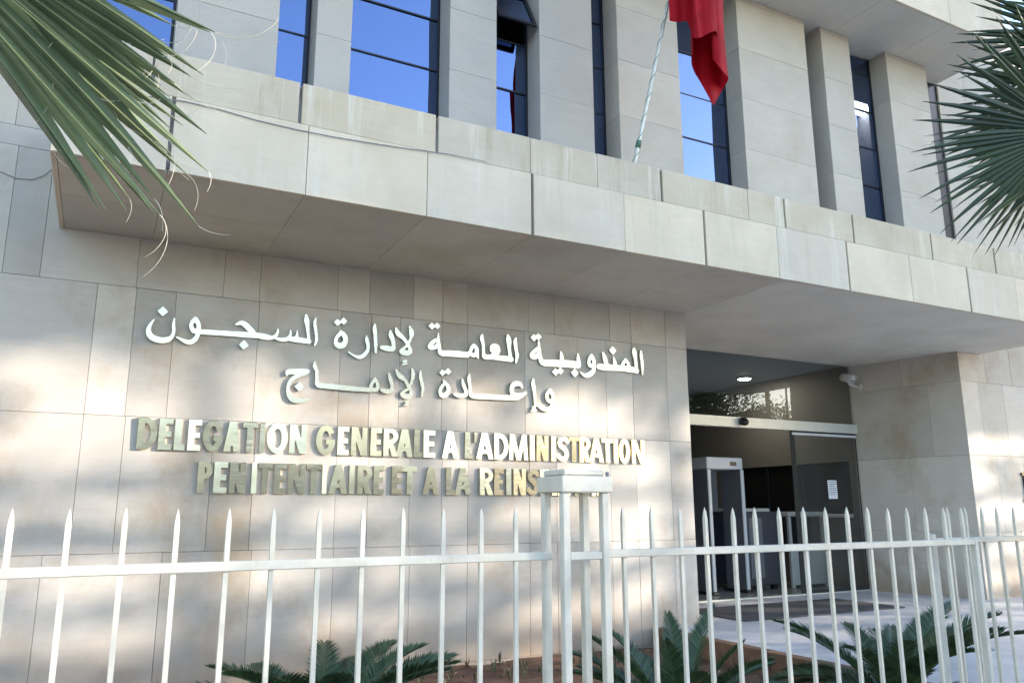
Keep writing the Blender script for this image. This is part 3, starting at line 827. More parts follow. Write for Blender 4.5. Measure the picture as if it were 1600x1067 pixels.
words = [
 SS(A_, [(210,290,20),(150,370,50),(120,460,75),(150,545,95),(230,595,100),(330,615,95),(430,600,85),(490,550,60),(515,470,50),(512,380,50),(525,275,22)],
    [(855,290,80),(905,370,66),(890,455,70),(830,470,80),(788,400,60),(805,330,60),(855,290,80)],
    [(905,450,70),(885,540,65),(840,610,75),(770,645,80),(690,630,65),(610,590,40),(555,565,14)],
    [(910,482,80),(1400,512,86),(1650,530,90),(1900,550,86),(2020,572,66)])
 + SS(B_, [(90,370,30),(170,345,70),(240,380,90),(310,450,92),(380,525,80)],
    [(480,558,84),(600,580,64),(690,560,56),(735,500,40),(745,435,14)], [(700,580,36),(800,608,58),(900,590,66),(935,540,46),(940,460,14)],
    [(920,590,70),(1020,600,84),(1040,540,42),(1045,470,14)], [(1020,605,86),(1225,632,80)],
    [(1228,650,48),(1212,480,46),(1192,300,78),(1184,215,12)], [(1337,265,14),(1320,350,50),(1335,470,46),(1346,560,46),(1340,640,46),(1318,695,24)])
 + DD(A_, (345,165,72)) + DD(B_, (210,690,68)),
 SS(C_, [(320,365,24),(380,440,78),(400,520,70),(360,590,90),(290,600,90),(245,550,60),(258,480,50),(300,430,60),(335,390,50)],
    [(725,445,18),(735,520,60),(752,600,50),(745,670,52),(700,735,60),(620,780,60),(530,752,36),(445,698,10)],
    [(860,260,18),(855,330,60),(865,450,56),(870,600,52),(870,705,36)],
    [(1100,370,30),(1110,440,76),(1140,520,62),(1150,600,62),(1138,650,72),(1050,642,86),(968,628,62)],
    [(1190,330,36),(1222,410,80),(1300,480,62),(1360,560,52),(1402,640,56),(1410,700,62),(1340,712,88),(1272,690,70),(1310,640,42),(1370,585,42),(1420,480,42),(1430,400,80),(1405,305,34)],
    [(1350,835,30),(1305,850,40),(1345,870,36),(1290,895,30),(1360,885,26)])
 + DD(C_, (275,237,50), (370,217,50)),
 SS(D_, [(250,305,16),(250,400,40),(260,480,50),(268,560,58),(300,615,84),(420,622,94),(560,632,94),(700,645,84)],
    [(240,400,44),(170,440,62),(112,512,60),(150,535,60),(220,512,62),(252,455,50)],
    [(690,645,74),(745,600,52),(770,535,52),(805,500,52),(845,545,60),(850,625,62),(870,690,26)], [(850,640,60),(790,650,62),(745,615,56)],
    [(940,325,16),(928,380,60),(950,480,46),(955,600,46),(975,672,72),(1100,675,74)],
    [(1080,575,50),(1100,520,82),(1160,530,96),(1172,592,84),(1120,640,82),(1090,680,66)], [(1090,680,64),(1200,692,76),(1385,712,80)],
    [(1380,725,56),(1358,550,52),(1350,410,80),(1333,325,16)], [(1462,385,26),(1450,440,56),(1465,560,50),(1480,660,50),(1463,760,30)])
 + DD(D_, (150,195,50), (230,190,46)),
 SS(E_, [(255,268,22),(260,360,40),(270,450,50),(288,515,60),(330,535,76),(460,540,80),(600,546,84),(745,562,78)],
    [(242,360,46),(190,400,46),(165,450,50),(210,462,54),(252,428,46)], [(530,395,16),(540,450,46),(545,520,52)], [(745,425,20),(750,490,46),(758,560,52)],
    [(915,450,50),(945,510,44),(935,570,48),(890,560,44),(884,500,40),(915,450,50)], [(945,555,48),(940,630,50),(890,680,60),(830,690,44),(772,648,12)],
    [(1005,582,62),(1080,590,74),(1200,596,70),(1290,602,66),(1400,616,70),(1480,632,60)], [(1055,405,16),(1080,470,56),(1100,550,52)], [(1190,465,16),(1205,530,46),(1215,580,50)],
    [(1340,500,40),(1375,550,40),(1370,605,46),(1310,600,44),(1308,545,40),(1340,500,40)], [(1478,645,44),(1466,500,42),(1450,400,60),(1444,350,16)], [(1535,385,20),(1535,440,40),(1550,560,40),(1552,680,20)])
 + DD(E_, (195,220,40), (250,205,40), (465,650,40), (525,635,38), (705,660,46), (1180,380,44)),
 SS(F_, [(180,262,26),(208,210,84),(340,205,88),(500,205,78)], [(480,240,34),(360,268,60),(255,330,60),(202,430,50),(208,560,60),(270,640,78),(380,662,70),(480,648,44),(555,615,16)],
    [(622,50,14),(618,120,60),(650,200,50),(650,330,50),(672,410,80),(800,430,84),(1000,450,80),(1200,470,76),(1500,492,66)])
 + SS(G_, [(260,320,50),(300,400,52),(290,480,62),(215,482,60),(198,425,50),(260,320,50)],
    [(480,235,26),(500,320,62),(525,420,52),(520,500,62),(440,512,76),(360,490,46)],
    [(590,180,30),(645,270,80),(730,340,52),(780,430,52),(822,500,52),(810,580,70),(740,592,80),(682,560,62),(720,510,42),(790,462,42),(840,340,42),(856,240,62),(838,165,28)],
    [(785,665,26),(745,680,34),(780,700,30),(722,728,28),(790,718,24)],
    [(975,195,20),(970,270,50),(995,400,50),(1010,480,46),(988,590,24)])
 + DD(F_, (375,440,66)),
 SS(G_, [(1328,345,24),(1390,420,60),(1410,500,62),(1360,570,80),(1300,572,70),(1278,500,52),(1312,430,50),(1345,385,40)])
 + SS(H_, [(400,245,16),(412,310,40),(440,380,42),(440,432,46),(370,442,52),(308,428,32)],
    [(485,185,12),(478,240,40),(490,330,36),(495,415,42),(530,446,56),(700,456,60),(950,466,56),(1060,462,60)],
    [(1112,342,24),(1080,300,50),(1010,310,55),(985,370,46),(1010,430,58),(1085,445,60),(1160,405,24)])
 + DD(G_, (1315,222,46), (1400,202,46)),
 SS(H_, [(1245,240,14),(1243,300,46),(1258,400,40),(1266,545,24)], [(1275,565,20),(1240,585,28),(1265,600,24),(1222,625,22),(1282,615,18)],
    [(1445,380,46),(1482,450,42),(1462,512,46),(1415,492,40),(1408,425,40),(1445,380,46)], [(1480,480,44),(1468,570,50),(1410,605,54),(1340,590,40),(1286,552,12)]),
]
ar = root('arabic_lettering', (3.0, Y0, 2.7), 'raised pale metal Arabic lettering in two lines above the French capitals', 'lettering')
for wd in words:
    f, a, b, c, d = stroke_field(wd)
    link('word', sdf_mesh('word', f, a, b, c, d, .0065, YLET, Y0-.006), M['steel'], ar)
# black wall letter at the right edge
p0 = onY(1595.5, 738, Y0-.02); p1 = onY(1595.5, 784, Y0-.02)
g = U(rect(p0.x, p1.z, p0.x+.16, p1.z+.045), rect(p0.x, p0.z-.045, p0.x+.16, p0.z), rect(p0.x+.045, p1.z, p0.x+.115, p0.z))
o = link('wall_letter', sdf_mesh('wall_letter', g, p0.x-.03, p0.x+.2, p1.z-.03, p0.z+.03, .006, Y0-.03, Y0-.006), M['blackm'])
tag(o, 'black metal letter on the stone wall at the right edge of the picture', 'letter')

# loose cables
cpts = [onY(x, y, YF-.012) for x, y in ((225, 150), (290, 159), (345, 172), (400, 188), (460, 202), (520, 214), (580, 224), (640, 233), (700, 241), (760, 253))]
tag(MB().tube(cpts, .004, 6).build('cable', M['mastic'], None, True), 'thin grey cable sagging along the joint of the canopy fascia', 'cable')
cpts = [onY(x, y, Y0-.01) for x, y in ((-30, 250), (0, 268), (25, 279), (50, 281), (70, 274), (84, 262))]
tag(MB().tube(cpts, .0035, 6).build('cable', M['mastic'], None, True), 'thin cable looped on the wall left of the canopy', 'cable')
# ------------------------------------------------------------------ flag and pole
base = onY(990, 262, 6.35)
top = onY(1066, -100, 6.05)
fp = root('flagpole', (base.x, base.y, 4.985), 'thin leaning flagpole rising from behind the canopy parapet', 'flagpole')
foot = Vector((base.x-.04, base.y+.02, 4.985))
MB().tube([foot, base, base.lerp(top, .5), top, top+(top-base)*.25], .021, 10, .016).build('pole', M['pole'], fp, True)
MB().tube([foot-Vector((0, 0, 0)), foot+(base-foot)*.5], .05, 10).build('socket', M['dark_frame'], fp, True)
ax = (top-base).normalized(); u = ax.orthogonal().normalized(); v_ = ax.cross(u)
L = (top-base).length
pts = [base + ax*(L*i/140) + (u*math.cos(i*.55)+v_*math.sin(i*.55))*.0205 for i in range(141)]
MB().tube(pts, .0035, 5).build('cord', M['cord'], fp, True)
b1 = base+ax*(L*.08)
MB().tube([b1, b1+ax*.08], .03, 8).build('cord_knot', M['cord'], fp, True)
# flag cloth: plan curve with its own hem line
YFl = 6.0
plan = [(1046,33,6.02),(1056,34,5.99),(1066,33,6.01),(1075,34,5.98),(1079,46,5.93),(1082,60,5.88),(1089,60,5.84),(1097,58,5.85),(1106,54,5.82),(1114,50,5.80),(1120,50,5.82),
        (1118,74,5.88),(1113,92,5.90),(1119,100,5.87),(1127,110,5.85),(1134,118,5.88),(1138,122,5.95),(1137,130,6.05),(1130,142,6.12),(1121,154,6.14),(1112,164,6.12),(1103,148,6.14),(1094,128,6.16),(1086,112,6.13),(1081,96,6.10),(1083,80,6.04)]
def lerp_list(lst, n):
    out = []
    m = len(lst)
    for i in range(m-1):
        p0 = np.array(lst[max(i-1, 0)], float); p1 = np.array(lst[i], float); p2 = np.array(lst[i+1], float); p3 = np.array(lst[min(i+2, m-1)], float)
        for k in range(n):
            t = k/n
            out.append(.5*((2*p1)+(-p0+p2)*t+(2*p0-5*p1+4*p2-p3)*t*t+(-p0+3*p1-3*p2+p3)*t**3))
    out.append(np.array(lst[-1], float)); return out
pl = lerp_list(plan, 4)
rows = 26
fv = []; ff = []
for i, (px_, hy, yy) in enumerate(pl):
    hem = onY(px_, hy, yy)
    ztop = onY(1100, -170, 6.0).z
    topx = 5.18+.36*i/len(pl)+.05*math.sin(i*.5)
    for k in range(rows+1):
        t = k/rows
        z = hem.z+(ztop-hem.z)*t
        # the folds gather towards the top corner
        s = max(0, (t-.45)/.55)
        x = hem.x*(1-.55*s*s)+topx*.55*s*s + .012*math.sin(7*t+i*.33)
        yv = yy+(6.0-yy)*.5*s + .012*math.sin(5*t+i*.21)
        fv.append((x, yv, z))
n = len(pl)
for i in range(n-1):
    for k in range(rows):
        a = i*(rows+1)+k
        ff.append((a, a+1, a+rows+2, a+rows+1))
fo = link('flag', mesh_py('flag', fv, ff, True), M['flag'])
tag(fo, 'red flag hanging in folds from the leaning pole', 'flag')

# ------------------------------------------------------------------ steel fence
YFE = 2.4
def bar_me():
    w_ = .0068; mb = MB()
    z0, z1, z2 = .25, 1.615, 1.659
    mb.v = [(-w_,-w_,z0),(w_,-w_,z0),(w_,w_,z0),(-w_,w_,z0),(-w_,-w_,z1),(w_,-w_,z1),(w_,w_,z1),(-w_,w_,z1),
            (-w_*.6,-w_*.6,z1+.026),(w_*.6,-w_*.6,z1+.026),(w_*.6,w_*.6,z1+.026),(-w_*.6,w_*.6,z1+.026),(0,0,z2)]
    mb.f = [(0,3,2,1)]+[(i, (i+1)%4, (i+1)%4+4, i+4) for i in range(4)]+[(i+4, (i+1)%4+4, (i+1)%4+8, i+8) for i in range(4)]+[(i+8, (i+1)%4+8, 12) for i in range(4)]
    me = mesh_py('bar', mb.v, mb.f); me.materials.append(M['white_metal']); return me
BAR = bar_me()
def bars(xs, y, parent, dz=0):
    for x in xs:
        o = bpy.data.objects.new('bar', BAR); COL.objects.link(o)
        o.parent = parent; o.matrix_parent_inverse = Matrix.Translation(-Vector(parent.location))
        o.location = (x+rng.uniform(-.0015, .0015), y, dz+rng.uniform(-.003, .003))
        o.rotation_euler = (rng.uniform(-.003, .003), rng.uniform(-.004, .004), rng.uniform(-.05, .05))
def rails(x0, x1, y, parent):
    cbox('rail', (x0, y-.014, 1.484), (x1, y+.014, 1.511), M['white_metal'], parent, .003)
    cbox('rail', (x0, y-.014, .38), (x1, y+.014, .407), M['white_metal'], parent, .003)
SP = .1325
x20 = onY(20, 793, YFE).x
x805 = onY(805, 793, YFE).x; x973 = onY(973, 793, YFE).x
sp1 = (x805-x20)/11
fl = root('steel_fence', (-2, YFE, .2), 'pale steel railing with pointed bars left of the boxed post', 'fence')
bars([x805-sp1*i for i in range(0, 60)], YFE, fl)
rails(x805-sp1*60, 1.39, YFE, fl)
x1473 = onY(1473, 793, YFE).x
sp2 = (x1473-x973)/14
x_end = x973+sp2*15.45
fr_ = root('steel_fence', (2.6, YFE, .2), 'pale steel railing with pointed bars right of the boxed post', 'fence')
bars([x973+sp2*i for i in range(0, 16)], YFE, fr_)
rails(1.585, x_end, YFE, fr_)
cbox('end_post', (x_end-.0, YFE-.014, .2), (x_end+.028, YFE+.014, 1.515), M['white_metal'], fr_, .003)
# sliding gate running behind the right-hand railing
YG = 2.54
xg0 = onY(1454, 900, YG).x
gt = root('sliding_gate', (6, YG, .2), 'pale steel sliding gate with pointed bars behind the end of the railing', 'gate')
bars([xg0+.17+.1335*i for i in range(0, 60)], YG, gt, .004)
cbox('rail', (xg0+.05, YG-.014, 1.484), (xg0+8.2, YG+.014, 1.511), M['white_metal'], gt, .003)
cbox('rail', (xg0+.05, YG-.02, .33), (xg0+8.2, YG+.02, .39), M['white_metal'], gt, .003)
cbox('gate_stile', (xg0+.012, YG-.018, .33), (xg0+.05, YG+.018, 1.53), M['white_metal'], gt, .004)
# boxed post
gp = root('fence_post', (1.535, YFE, .2), 'pale steel boxed post of four uprights under a square cap', 'post')
for xx in (1.395, 1.553):
    for yy in (2.325, 2.452):
        cbox('upright', (xx, yy, .2), (xx+.028, yy+.028, 1.706), M['white_metal'], gp, .003)
cap = cbox('cap', (1.386, 2.315, 1.707), (1.592, 2.490, 1.762), M['white_metal'], gp, .004)
cbox('cap_top', (1.402, 2.331, 1.7625), (1.570, 2.474, 1.785), M['white_metal'], cap, .006)
MB().tube([(1.58, 2.33, 1.7625), (1.58, 2.33, 1.778)], .007, 8).build('bolt', M['mastic'], cap)
for z in (1.484, .38):
    cbox('cross_rail', (1.4235, 2.328, z), (1.5525, 2.350, z+.027), M['white_metal'], gp, .003)
# low wall the railing stands on
lw = cbox('plinth_wall', (-9, 2.3, .0), (x_end+.05, 2.58, .25), M['pave'], None, .012)
tag(lw, 'low concrete plinth wall carrying the pale railing', 'wall')

# ------------------------------------------------------------------ plants
def add_var(me, vals):
    at = me.attributes.new('leafvar', 'FLOAT', 'POINT')
    at.data.foreach_set('value', vals)
def fan_frond(hub, axis, side, n, spread, L, wid, droop, r, drop=(0, 0, -1), fold=.25, split=.42, lenvar=.12, fibres=0, petiole=None, curl=0.0, rngA=None):
    """one palmate leaf: n folded segments joined near the hub, free and drooping towards their tips"""
    axis = axis.normalized(); nrm = axis.cross(side).normalized(); side = nrm.cross(axis).normalized()
    drop = Vector(drop)
    v = []; f = []; lv = []; tips = []
    ns = 11
    for i in range(n):
        an = (i/(n-1)-.5)*spread if rngA is None else rngA[0]+(rngA[1]-rngA[0])*i/(n-1)+r.uniform(-.015, .015)
        d = axis*math.cos(an)+side*math.sin(an)
        q = nrm.cross(d).normalized()
        Li = L*(1-.22*abs(an/(spread/2))**2)*(1+r.uniform(-lenvar, lenvar))
        dr = droop*r.uniform(.6, 1.5); tw = r.uniform(-.35, .35); var = r.random()
        lat = r.uniform(-.05, .05)
        n0 = len(v)
        for k in range(ns):
            s = k/(ns-1)
            hw_join = Li*s*math.tan(spread/(n-1)/2)*1.05
            if s < split: hw = min(hw_join, wid*.55) if rngA is None else wid*.5*min(1, s*5)
            else:
                tt = (s-split)/(1-split)
                hw = (min(wid*.5, Li*split*math.tan(spread/(n-1)/2)*1.35) if rngA is None else wid*.5)*(1-tt**1.6)+.0008
            c = hub + d*(Li*s) + q*(lat*Li*s*s) + drop*(dr*Li*max(0, s-.35)**2) + nrm*(curl*Li*s*s)
            fd = fold*hw*2*(1 if s > .05 else 0)
            qq = (q*math.cos(tw*s)+nrm*math.sin(tw*s))
            v += [c-qq*hw-nrm*fd*.5, c+nrm*fd*.5, c+qq*hw-nrm*fd*.5]
            lv += [var, var*.8, var+.1]
            if k:
                a = n0+3*(k-1)
                f += [(a, a+1, a+4, a+3), (a+1, a+2, a+5, a+4)]
        tips.append((c, d, q))
    me = mesh_py('frond', v, f); add_var(me, lv)
    fib = None
    if fibres:
        mb = MB()
        for k in range(fibres):
            c, d, q = tips[r.randrange(len(tips))]
            st = c - d*(L*r.choice((0, 0, r.uniform(.05, .45))))
            vv = (Vector(d)+q*r.uniform(-.3, .3)).normalized(); pts = [st]; p = Vector(st)
            turn = r.choice((-1, 1))*r.uniform(.02, .16); ln = r.uniform(.05, .19)
            axr = (nrm+q*r.uniform(-.4, .4)).normalized()
            for j in range(15):
                vv = (Matrix.Rotation(turn, 3, axr) @ vv + Vector((0, 0, -.05))).normalized()
                p = p+vv*ln/15; pts.append(Vector(p))
            rr = r.uniform(.0006, .0012)
            mb.tube(pts, rr, 4, rr*.5)
        fib = mesh_py('fibres', mb.v, mb.f)
    return me, fib
def plant_link(name, me, mat, parent):
    return link(name, me, mat, parent)
def palm(rt_, trunk_base, crown, fronds_extra, r, mat, L, tr=.16):
    pts = [Vector(trunk_base), Vector(trunk_base).lerp(Vector(crown), .5)+Vector((.03, .02, 0)), Vector(crown)]
    mb = MB(); mb.tube(pts, [tr*1.25, tr, tr*.95], 14); mb.build('trunk', M['trunk'], rt_, True)
    for i in range(fronds_extra):
        az = 2*math.pi*i/fronds_extra+r.uniform(-.2, .2); el = r.uniform(.1, 1.1)
        yield az, el
# left fan palm: its leaves hang into the picture from the upper left
rl = random.Random(11)
lp = root('fan_palm', (-1.55, 2.05, .12), 'fan palm with grey-green drooping leaves and white threads at upper left', 'palm')
crownL = Vector((-1.55, 2.05, 3.55))
for az, el in palm(lp, (-1.55, 2.05, .12), crownL, 0, rl, M['leaf_l'], 1.0): pass
def leaf_from(hubpx, D, tip_px, Dt, parent, mat, r, n, spread, wid, droop, fibres, crown, fold=.55, lenvar=.12, curl=0.0, sidetilt=0.0, Lmul=1.0, rngA=None):
    hub = atD(*hubpx, D); tip = atD(*tip_px, Dt)
    axis = (tip-hub); L = axis.length*Lmul
    view = (hub-CAM).normalized()
    side = axis.normalized().cross(view); side = (side+view*sidetilt).normalized()
    me, fib = fan_frond(hub, axis, side, n, spread, L, wid, droop, r, fold=fold, fibres=fibres, lenvar=lenvar, curl=curl, rngA=rngA)
    o = link('frond', me, mat, parent)
    if fib: tag(link('fibre', fib, M['fibre'], o), kind='stuff')
    pm = MB(); mid = (hub+crown)*.5+Vector((0, 0, .08))
    pm.tube([crown, mid, hub, hub+axis*.12], [.022, .016, .012, .004], 7); pm.build('leaf_stalk', M['leaf_l'] if mat is M['leaf_l'] else M['leaf_r'], o, True)
    return o
leaf_from((-215, -190), 2.15, (245, 250), 1.95, lp, M['leaf_l'], rl, 22, .62, .058, .07, 26, crownL, lenvar=.14, rngA=(-.12, .33))
leaf_from((-240, -190), 2.35, (215, 215), 2.25, lp, M['leaf_l'], rl, 20, .62, .064, .09, 14, crownL, lenvar=.16, sidetilt=.25, rngA=(-.10, .30))
leaf_from((-190, -200), 2.55, (200, 150), 2.5, lp, M['leaf_l'], rl, 18, .66, .07, .05, 6, crownL, lenvar=.12, sidetilt=-.2, rngA=(-.10, .30))
for k in range(7):
    az = 2.2+k*.62; el = rl.uniform(.0, .9)
    d = Vector((math.cos(az)*math.cos(el), math.sin(az)*math.cos(el), math.sin(el)))
    if d.x > .35 and d.y > -.4: continue
    hub = crownL+d*.9
    me, fib = fan_frond(hub, d, Vector((-d.y, d.x, 0)), 44, 3.4, .95, .05, .3, rl)
    o = link('frond', me, M['leaf_l'], lp)
    MB().tube([crownL, crownL+d*.5+Vector((0, 0, .05)), hub], [.022, .015, .010], 7).build('leaf_stalk', M['leaf_l'], o, True)
# right fan palm
rr_ = random.Random(5)
crownR = atD(1830, 150, 4.1)
rp = root('fan_palm', (crownR.x, crownR.y, .12), 'fan palm with spiky leaves in shaded green at the right edge', 'palm')
for az, el in palm(rp, (crownR.x, crownR.y, .12), crownR, 0, rr_, M['leaf_r'], .8): pass
leaf_from((1668, 205), 3.75, (1448, 175), 3.7, rp, M['leaf_r'], rr_, 46, 3.6, .050, .06, 12, crownR, fold=.35, lenvar=.10)
leaf_from((1700, 150), 3.95, (1500, 90), 3.95, rp, M['leaf_r'], rr_, 40, 3.4, .050, .05, 8, crownR, fold=.35, sidetilt=.3)
leaf_from((1690, 240), 3.9, (1520, 300), 3.85, rp, M['leaf_r'], rr_, 38, 2.6, .050, .07, 8, crownR, fold=.35, sidetilt=-.3)
leaf_from((1690, 60), 4.1, (1560, -60), 4.1, rp, M['leaf_r'], rr_, 38, 3.4, .050, .05, 0, crownR, fold=.35, sidetilt=.2)
for k in range(8):
    az = -1.6+k*.5; el = rr_.uniform(.0, 1.0)
    d = Vector((math.cos(az)*math.cos(el), math.sin(az)*math.cos(el), math.sin(el)))
    if d.x < .1: continue
    hub = crownR+d*.55
    me, fib = fan_frond(hub, d, Vector((-d.y, d.x, 0)), 38, 3.4, .75, .036, .15, rr_)
    o = link('frond', me, M['leaf_r'], rp)
    MB().tube([crownR, crownR+d*.3+Vector((0, 0, .05)), hub], [.018, .013, .008], 7).build('leaf_stalk', M['leaf_r'], o, True)
# upright young leaves in both crowns
for pr_, cr_, mt_, ln_ in ((lp, crownL, M['leaf_l'], .85), (rp, crownR, M['leaf_r'], .68)):
    for k in range(6):
        az = k*1.05+.3; el = 1.05+.2*(k % 2)
        d = Vector((math.cos(az)*math.cos(el), math.sin(az)*math.cos(el), math.sin(el)))
        hub = cr_+d*.55
        me, fib = fan_frond(hub, d, Vector((-d.y, d.x, 0)), 36, 2.9, ln_, .05, .12, rr_)
        o = link('frond', me, mt_, pr_)
        MB().tube([cr_, cr_+d*.3, hub], [.02, .014, .009], 7).build('leaf_stalk', mt_, o, True)
# cycads
def cycad_frond(L, rise, bend, r, nl=62, leaf=.15, wid=.020):
    """arching feather leaf, local: grows along +X from the origin, Z up"""
    v = []; f = []; lv = []
    def pt(s):
        an = rise-bend*s
        # integrate the arc
        m = 14; x = z = 0
        for i in range(m):
            a_ = rise-bend*(s*(i+.5)/m)
            x += math.cos(a_)*L*s/m; z += math.sin(a_)*L*s/m
        return Vector((x, 0, z)), Vector((math.cos(an), 0, math.sin(an)))
    P = [pt(k/12) for k in range(13)]
    mb = MB(); mb.tube([p for p, _ in P], [.009*(1-.75*k/12) for k in range(13)], 5)
    v = [Vector(q) for q in mb.v]; f = list(mb.f); lv = [.9]*len(v)
    for i in range(nl):
        s = .10+.89*i/(nl-1)
        c, t = pt(s)
        nrm = Vector((-t.z, 0, t.x))
        ll = leaf*min(1, (s-.02)*5)*(1 if s < .7 else 1-.62*((s-.7)/.3)**1.3)*r.uniform(.9, 1.08)
        for sgn in (-1, 1):
            fwdness = .42+.75*s*s
            d = (Vector((0, sgn, 0))*math.cos(fwdness)+t*math.sin(fwdness)+nrm*(.38+r.uniform(-.08, .08))).normalized()
            w_ = t*wid*.5
            va = r.random()
            n = len(v)
            v += [c-w_*.6, c+w_*.6, c+d*ll*.55+w_-Vector((0, 0, ll*.03)), c+d*ll-Vector((0, 0, ll*.10)), c+d*ll*.55-w_-Vector((0, 0, ll*.03))]
            lv += [va]*5
            f.append((n, n+1, n+2, n+3, n+4))
    me = mesh_py('frond', v, f); add_var(me, lv); return me
rc = random.Random(3)
CF = [cycad_frond(.95, 1.15, 1.0, rc), cycad_frond(.85, .75, 1.05, rc), cycad_frond(.98, 1.35, .75, rc), cycad_frond(.75, .45, .9, rc), cycad_frond(.92, .95, .85, rc)]
for me in CF: me.materials.append(M['cycad'])
def cycad(pos, zc, sc_, label, seed, pick=(2, 0, 1, 3), n=26):
    r = random.Random(seed)
    t = root('cycad', (pos[0], pos[1], .08), label, 'cycad', 'cycads in the planting bed')
    mb = MB(); mb.tube([(pos[0], pos[1], .05), (pos[0], pos[1], zc*.6), (pos[0], pos[1], zc)], [.13, .15, .09], 12); mb.build('trunk', M['trunk'], t, True)
    for i in range(n):
        ring = i % 3
        az = 2*math.pi*i*.382+r.uniform(-.15, .15)
        me = CF[pick[i % len(pick)]]
        o = bpy.data.objects.new('frond', me); COL.objects.link(o)
        o.parent = t; o.matrix_parent_inverse = Matrix.Translation(-Vector(t.location))
        o.location = (pos[0]+.05*math.cos(az), pos[1]+.05*math.sin(az), zc-.03)
        o.rotation_euler = (r.uniform(-.15, .15), r.uniform(-.12, .12), az)
        s_ = sc_*r.uniform(.88, 1.1); o.scale = (s_, s_, s_)
    return t
cycad((1.40, 5.40), .20, 1.10, 'dark green cycad before the wall below the French lettering', 21, (1, 4, 3, 4, 1), 42)
cycad((3.55, 4.45), .18, .88, 'dark green cycad right of the boxed fence post', 22, (2, 0, 4, 1, 0, 3), 34)
cycad((4.80, 3.80), .42, .90, 'dark green cycad in front of the pale terrace', 24, (0, 4, 1, 0, 3), 30)
# dry weeds at the foot of the wall
rw = random.Random(9)
wv = []; wf = []; lv = []
for k in range(260):
    x = rw.uniform(-2.5, 5.6); y_ = rw.choice((rw.uniform(5.5, 7.7), rw.uniform(6.9, 7.75)))
    h = rw.uniform(.04, .16)*(1.6 if x < 1 else 1)
    for j in range(rw.randrange(2, 6)):
        d = Vector((rw.uniform(-.6, .6), rw.uniform(-.6, .6), 1)).normalized(); s_ = Vector((-d.y, d.x, 0)).normalized()*rw.uniform(.003, .01)
        b = Vector((x, y_, .09)); n = len(wv)
        wv += [b-s_*.4, b+s_*.4, b+d*h*.6+s_, b+d*h, b+d*h*.6-s_]; lv += [rw.random()]*5
        wf.append((n, n+1, n+2, n+3, n+4))
me = mesh_py('weeds', wv, wf); add_var(me, lv)
o = link('weeds', me, M['weed']); tag(o, 'dry low weeds scattered over the red-brown planting bed', 'weeds', None, 'stuff')

lv_ = []; lf_ = []; lva = []
for k in range(900):
    c = Vector((rw.uniform(-3, 5.8), rw.uniform(2.7, 7.75), .128+rw.uniform(-.01, .012)))
    a = rw.uniform(0, 6.28); d = Vector((math.cos(a), math.sin(a), rw.uniform(-.25, .35)))*rw.uniform(.015, .055); q = Vector((-d.y, d.x, rw.uniform(-.01, .01)))*.3
    n = len(lv_); lv_ += [c-d, c+q, c+d, c-q]; lf_.append((n, n+1, n+2, n+3)); lva += [rw.random()]*4
me = mesh_py('leaf_litter', lv_, lf_); add_var(me, lva)
M['litter'] = leafmat('dry_litter', (.10,.06,.03), (.34,.24,.13), .8, .1)
o = link('leaf_litter', me, M['litter']); tag(o, 'dry fallen leaf litter on the planting bed', 'litter', None, 'stuff')

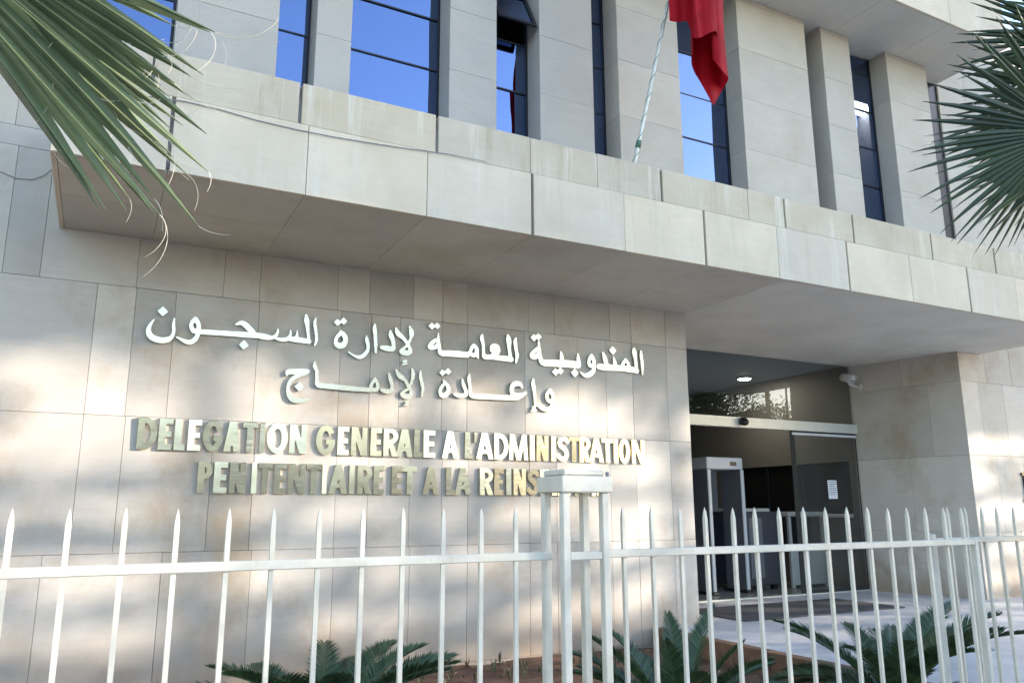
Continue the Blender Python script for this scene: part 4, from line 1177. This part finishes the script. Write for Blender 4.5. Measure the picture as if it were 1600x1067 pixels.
# ------------------------------------------------------------------ across the street (seen only as reflections and shadows; slats and tall trees added to shape the sun)
ob = root('shadow_slats', (34, -7.5, 0), 'added slats on tall posts, unseen, casting streaks of shade on the wall', 'screen')  # added out of view: slats shaped to streak the wall with shade
rs = random.Random(4)
z = 7.5
while z < 11.3:
    x = 20.0
    h = rs.uniform(.12, .22)
    while x < 52:
        ln = rs.uniform(2.5, 6.0)
        if rs.random() < .85:
            cbox('slat', (x, -7.52, z), (min(x+ln-.05, 52), -7.46, z+h), M['bark'], ob, .004)
        x += ln
    z += h+rs.uniform(.26, .42)
for i in range(5):
    MB().tube([(20.2+i*8, -7.40, 0), (20.2+i*8, -7.40, 11.3)], [.06, .04], 8).build('slat_post', M['pole'], ob, True)
def tree(pos, ht, cr, n, label, seed, size=.13, flat=.8, group='street trees behind the camera', name='street_tree', blocks_sun=False):
    r = random.Random(seed)
    t = root(name, (pos[0], pos[1], 0), label, 'tree', group)
    mb = MB(); top_ = Vector((pos[0], pos[1], ht-cr*flat))
    mb.tube([(pos[0], pos[1], 0), (pos[0]+.1, pos[1], ht*.35), top_], [.14, .11, .08] if blocks_sun else [ht*.03, ht*.024, ht*.014], 10)
    ends = []
    for k in range(26):
        a = r.uniform(0, 6.28); e = r.uniform(-.25, 1.3); ln = cr*r.uniform(.45, .95)
        e_ = top_+Vector((math.cos(a)*math.cos(e), math.sin(a)*math.cos(e), math.sin(e)*flat))*ln
        mb.tube([top_-Vector((0, 0, r.uniform(0, .8))), top_.lerp(e_, .5)+Vector((0, 0, .15)), e_], [.07, .045, .015], 6); ends.append(e_)
    mb.build('trunk', M['bark'], t, True)
    v = []; f = []; lv = []
    for k in range(n):
        c = r.choice(ends)+Vector((r.gauss(0, 1), r.gauss(0, 1), r.gauss(0, .7)))*cr*.2
        if blocks_sun and c.z < 3.75+(7.83-c.y)*.536: continue      # crown cut along the sun's slope to let light in below
        d = Vector((r.uniform(-1, 1), r.uniform(-1, 1), r.uniform(-1, .4))).normalized(); s_ = d.orthogonal().normalized()
        l = size*r.uniform(.7, 1.3); m_ = len(v)
        v += [c, c+d*l*.5+s_*l*.25, c+d*l, c+d*l*.5-s_*l*.25]; lv += [r.random()]*4; f.append((m_, m_+1, m_+2, m_+3))
    if blocks_sun:
        for k in range(4200):          # dense leaves added to keep the sun off the fascia
            a = r.uniform(0, 6.28); q = cr*1.1*math.sqrt(r.random())
            c = Vector((pos[0]+q*math.cos(a), pos[1]+q*math.sin(a), 0)); c.z = 3.55+(7.83-c.y)*.536+r.random()**1.3*2.2
            d = Vector((r.uniform(-1, 1), r.uniform(-1, 1), r.uniform(-1, 1))).normalized(); s_ = d.orthogonal().normalized()
            l = size*r.uniform(.7, 1.2); m_ = len(v)
            if k < 55: c.z -= r.uniform(.6, 4.0)+(c.z-3.55-(7.83-c.y)*.536)      # sparse leaves put in to dim the sun on the wall
            v += [c, c+d*l*.5+s_*l*.25, c+d*l, c+d*l*.5-s_*l*.25]; lv += [r.random()]*4; f.append((m_, m_+1, m_+2, m_+3))
    me = mesh_py('crown', v, f); add_var(me, lv); link('crown', me, M['tree'], t)
ordn = ('nearest the street corner', 'second', 'third', 'fourth', 'fifth', 'sixth', 'seventh', 'eighth', 'ninth', 'farthest along the street')
for i in range(10):  # added row out of view, keeps direct sun off the upper facade
    lab = 'added sun-blocking tree, unseen across the street, %s in the row' % ordn[i]
    tree((26.5+2.7*i, -7.0-.3*(i % 2)), 16.9, 2.8, 9000, lab, 51+i, .60, .95, 'added sun-blocking trees across the street', 'sun_block_tree', True)
# houses across the street, met only as reflections in the letters and the glass
def house(x0, x1, h, label, floors):
    t = root('street_house', ((x0+x1)/2, -22, 0), label, 'house', 'houses across the street')
    MB().box((x0, -31, 0), (x1, -22, h)).build('wall', M['facade2'], t)
    cbox('cornice', (x0-.1, -22.01, h-.25), (x1+.1, -21.8, h+.02), M['facade2'], t, .02)
    nw = int((x1-x0)/2.6); st_ = (x1-x0)/nw
    for fl_ in range(floors):
        for i in range(nw):
            xx = x0+st_*(i+.5)-.6; zz = 1.0+fl_*(h-.6)/floors
            wf_ = cbox('window', (xx, -21.998, zz), (xx+1.2, -21.95, zz+1.5), M['alu'], t, .01)
            MB().quad((xx+.06, -21.945, zz+.06), (xx+1.14, -21.945, zz+.06), (xx+1.14, -21.945, zz+1.44), (xx+.06, -21.945, zz+1.44)).build('pane', M['interior_dark'], wf_)
house(-24, -9.5, 6.0, 'long two-storey house at the far end of the opposite row', 2)
house(-9, 1.5, 4.0, 'low house second in the opposite row', 1)
house(2, 9, 6.8, 'tall narrow house in the middle of the opposite row', 3)
house(9.5, 15.5, 4.4, 'low house beside the tall narrow one across the street', 1)
house(16, 25, 6.2, 'two-storey house nearest the added tall trees', 2)
tree((15.0, -4.4), 6.2, 2.0, 7000, 'low leafy street tree on the far pavement, nearer the corner', 31)
tree((21.5, -5.0), 6.8, 2.2, 7000, 'low leafy street tree beside the added shadow slats', 32)
tree((25.0, -5.6), 6.0, 2.0, 6000, 'low leafy street tree under the added tall row', 34)
tree((18.0, -6.6), 5.6, 1.9, 6000, 'low leafy street tree between the other two low ones', 35)
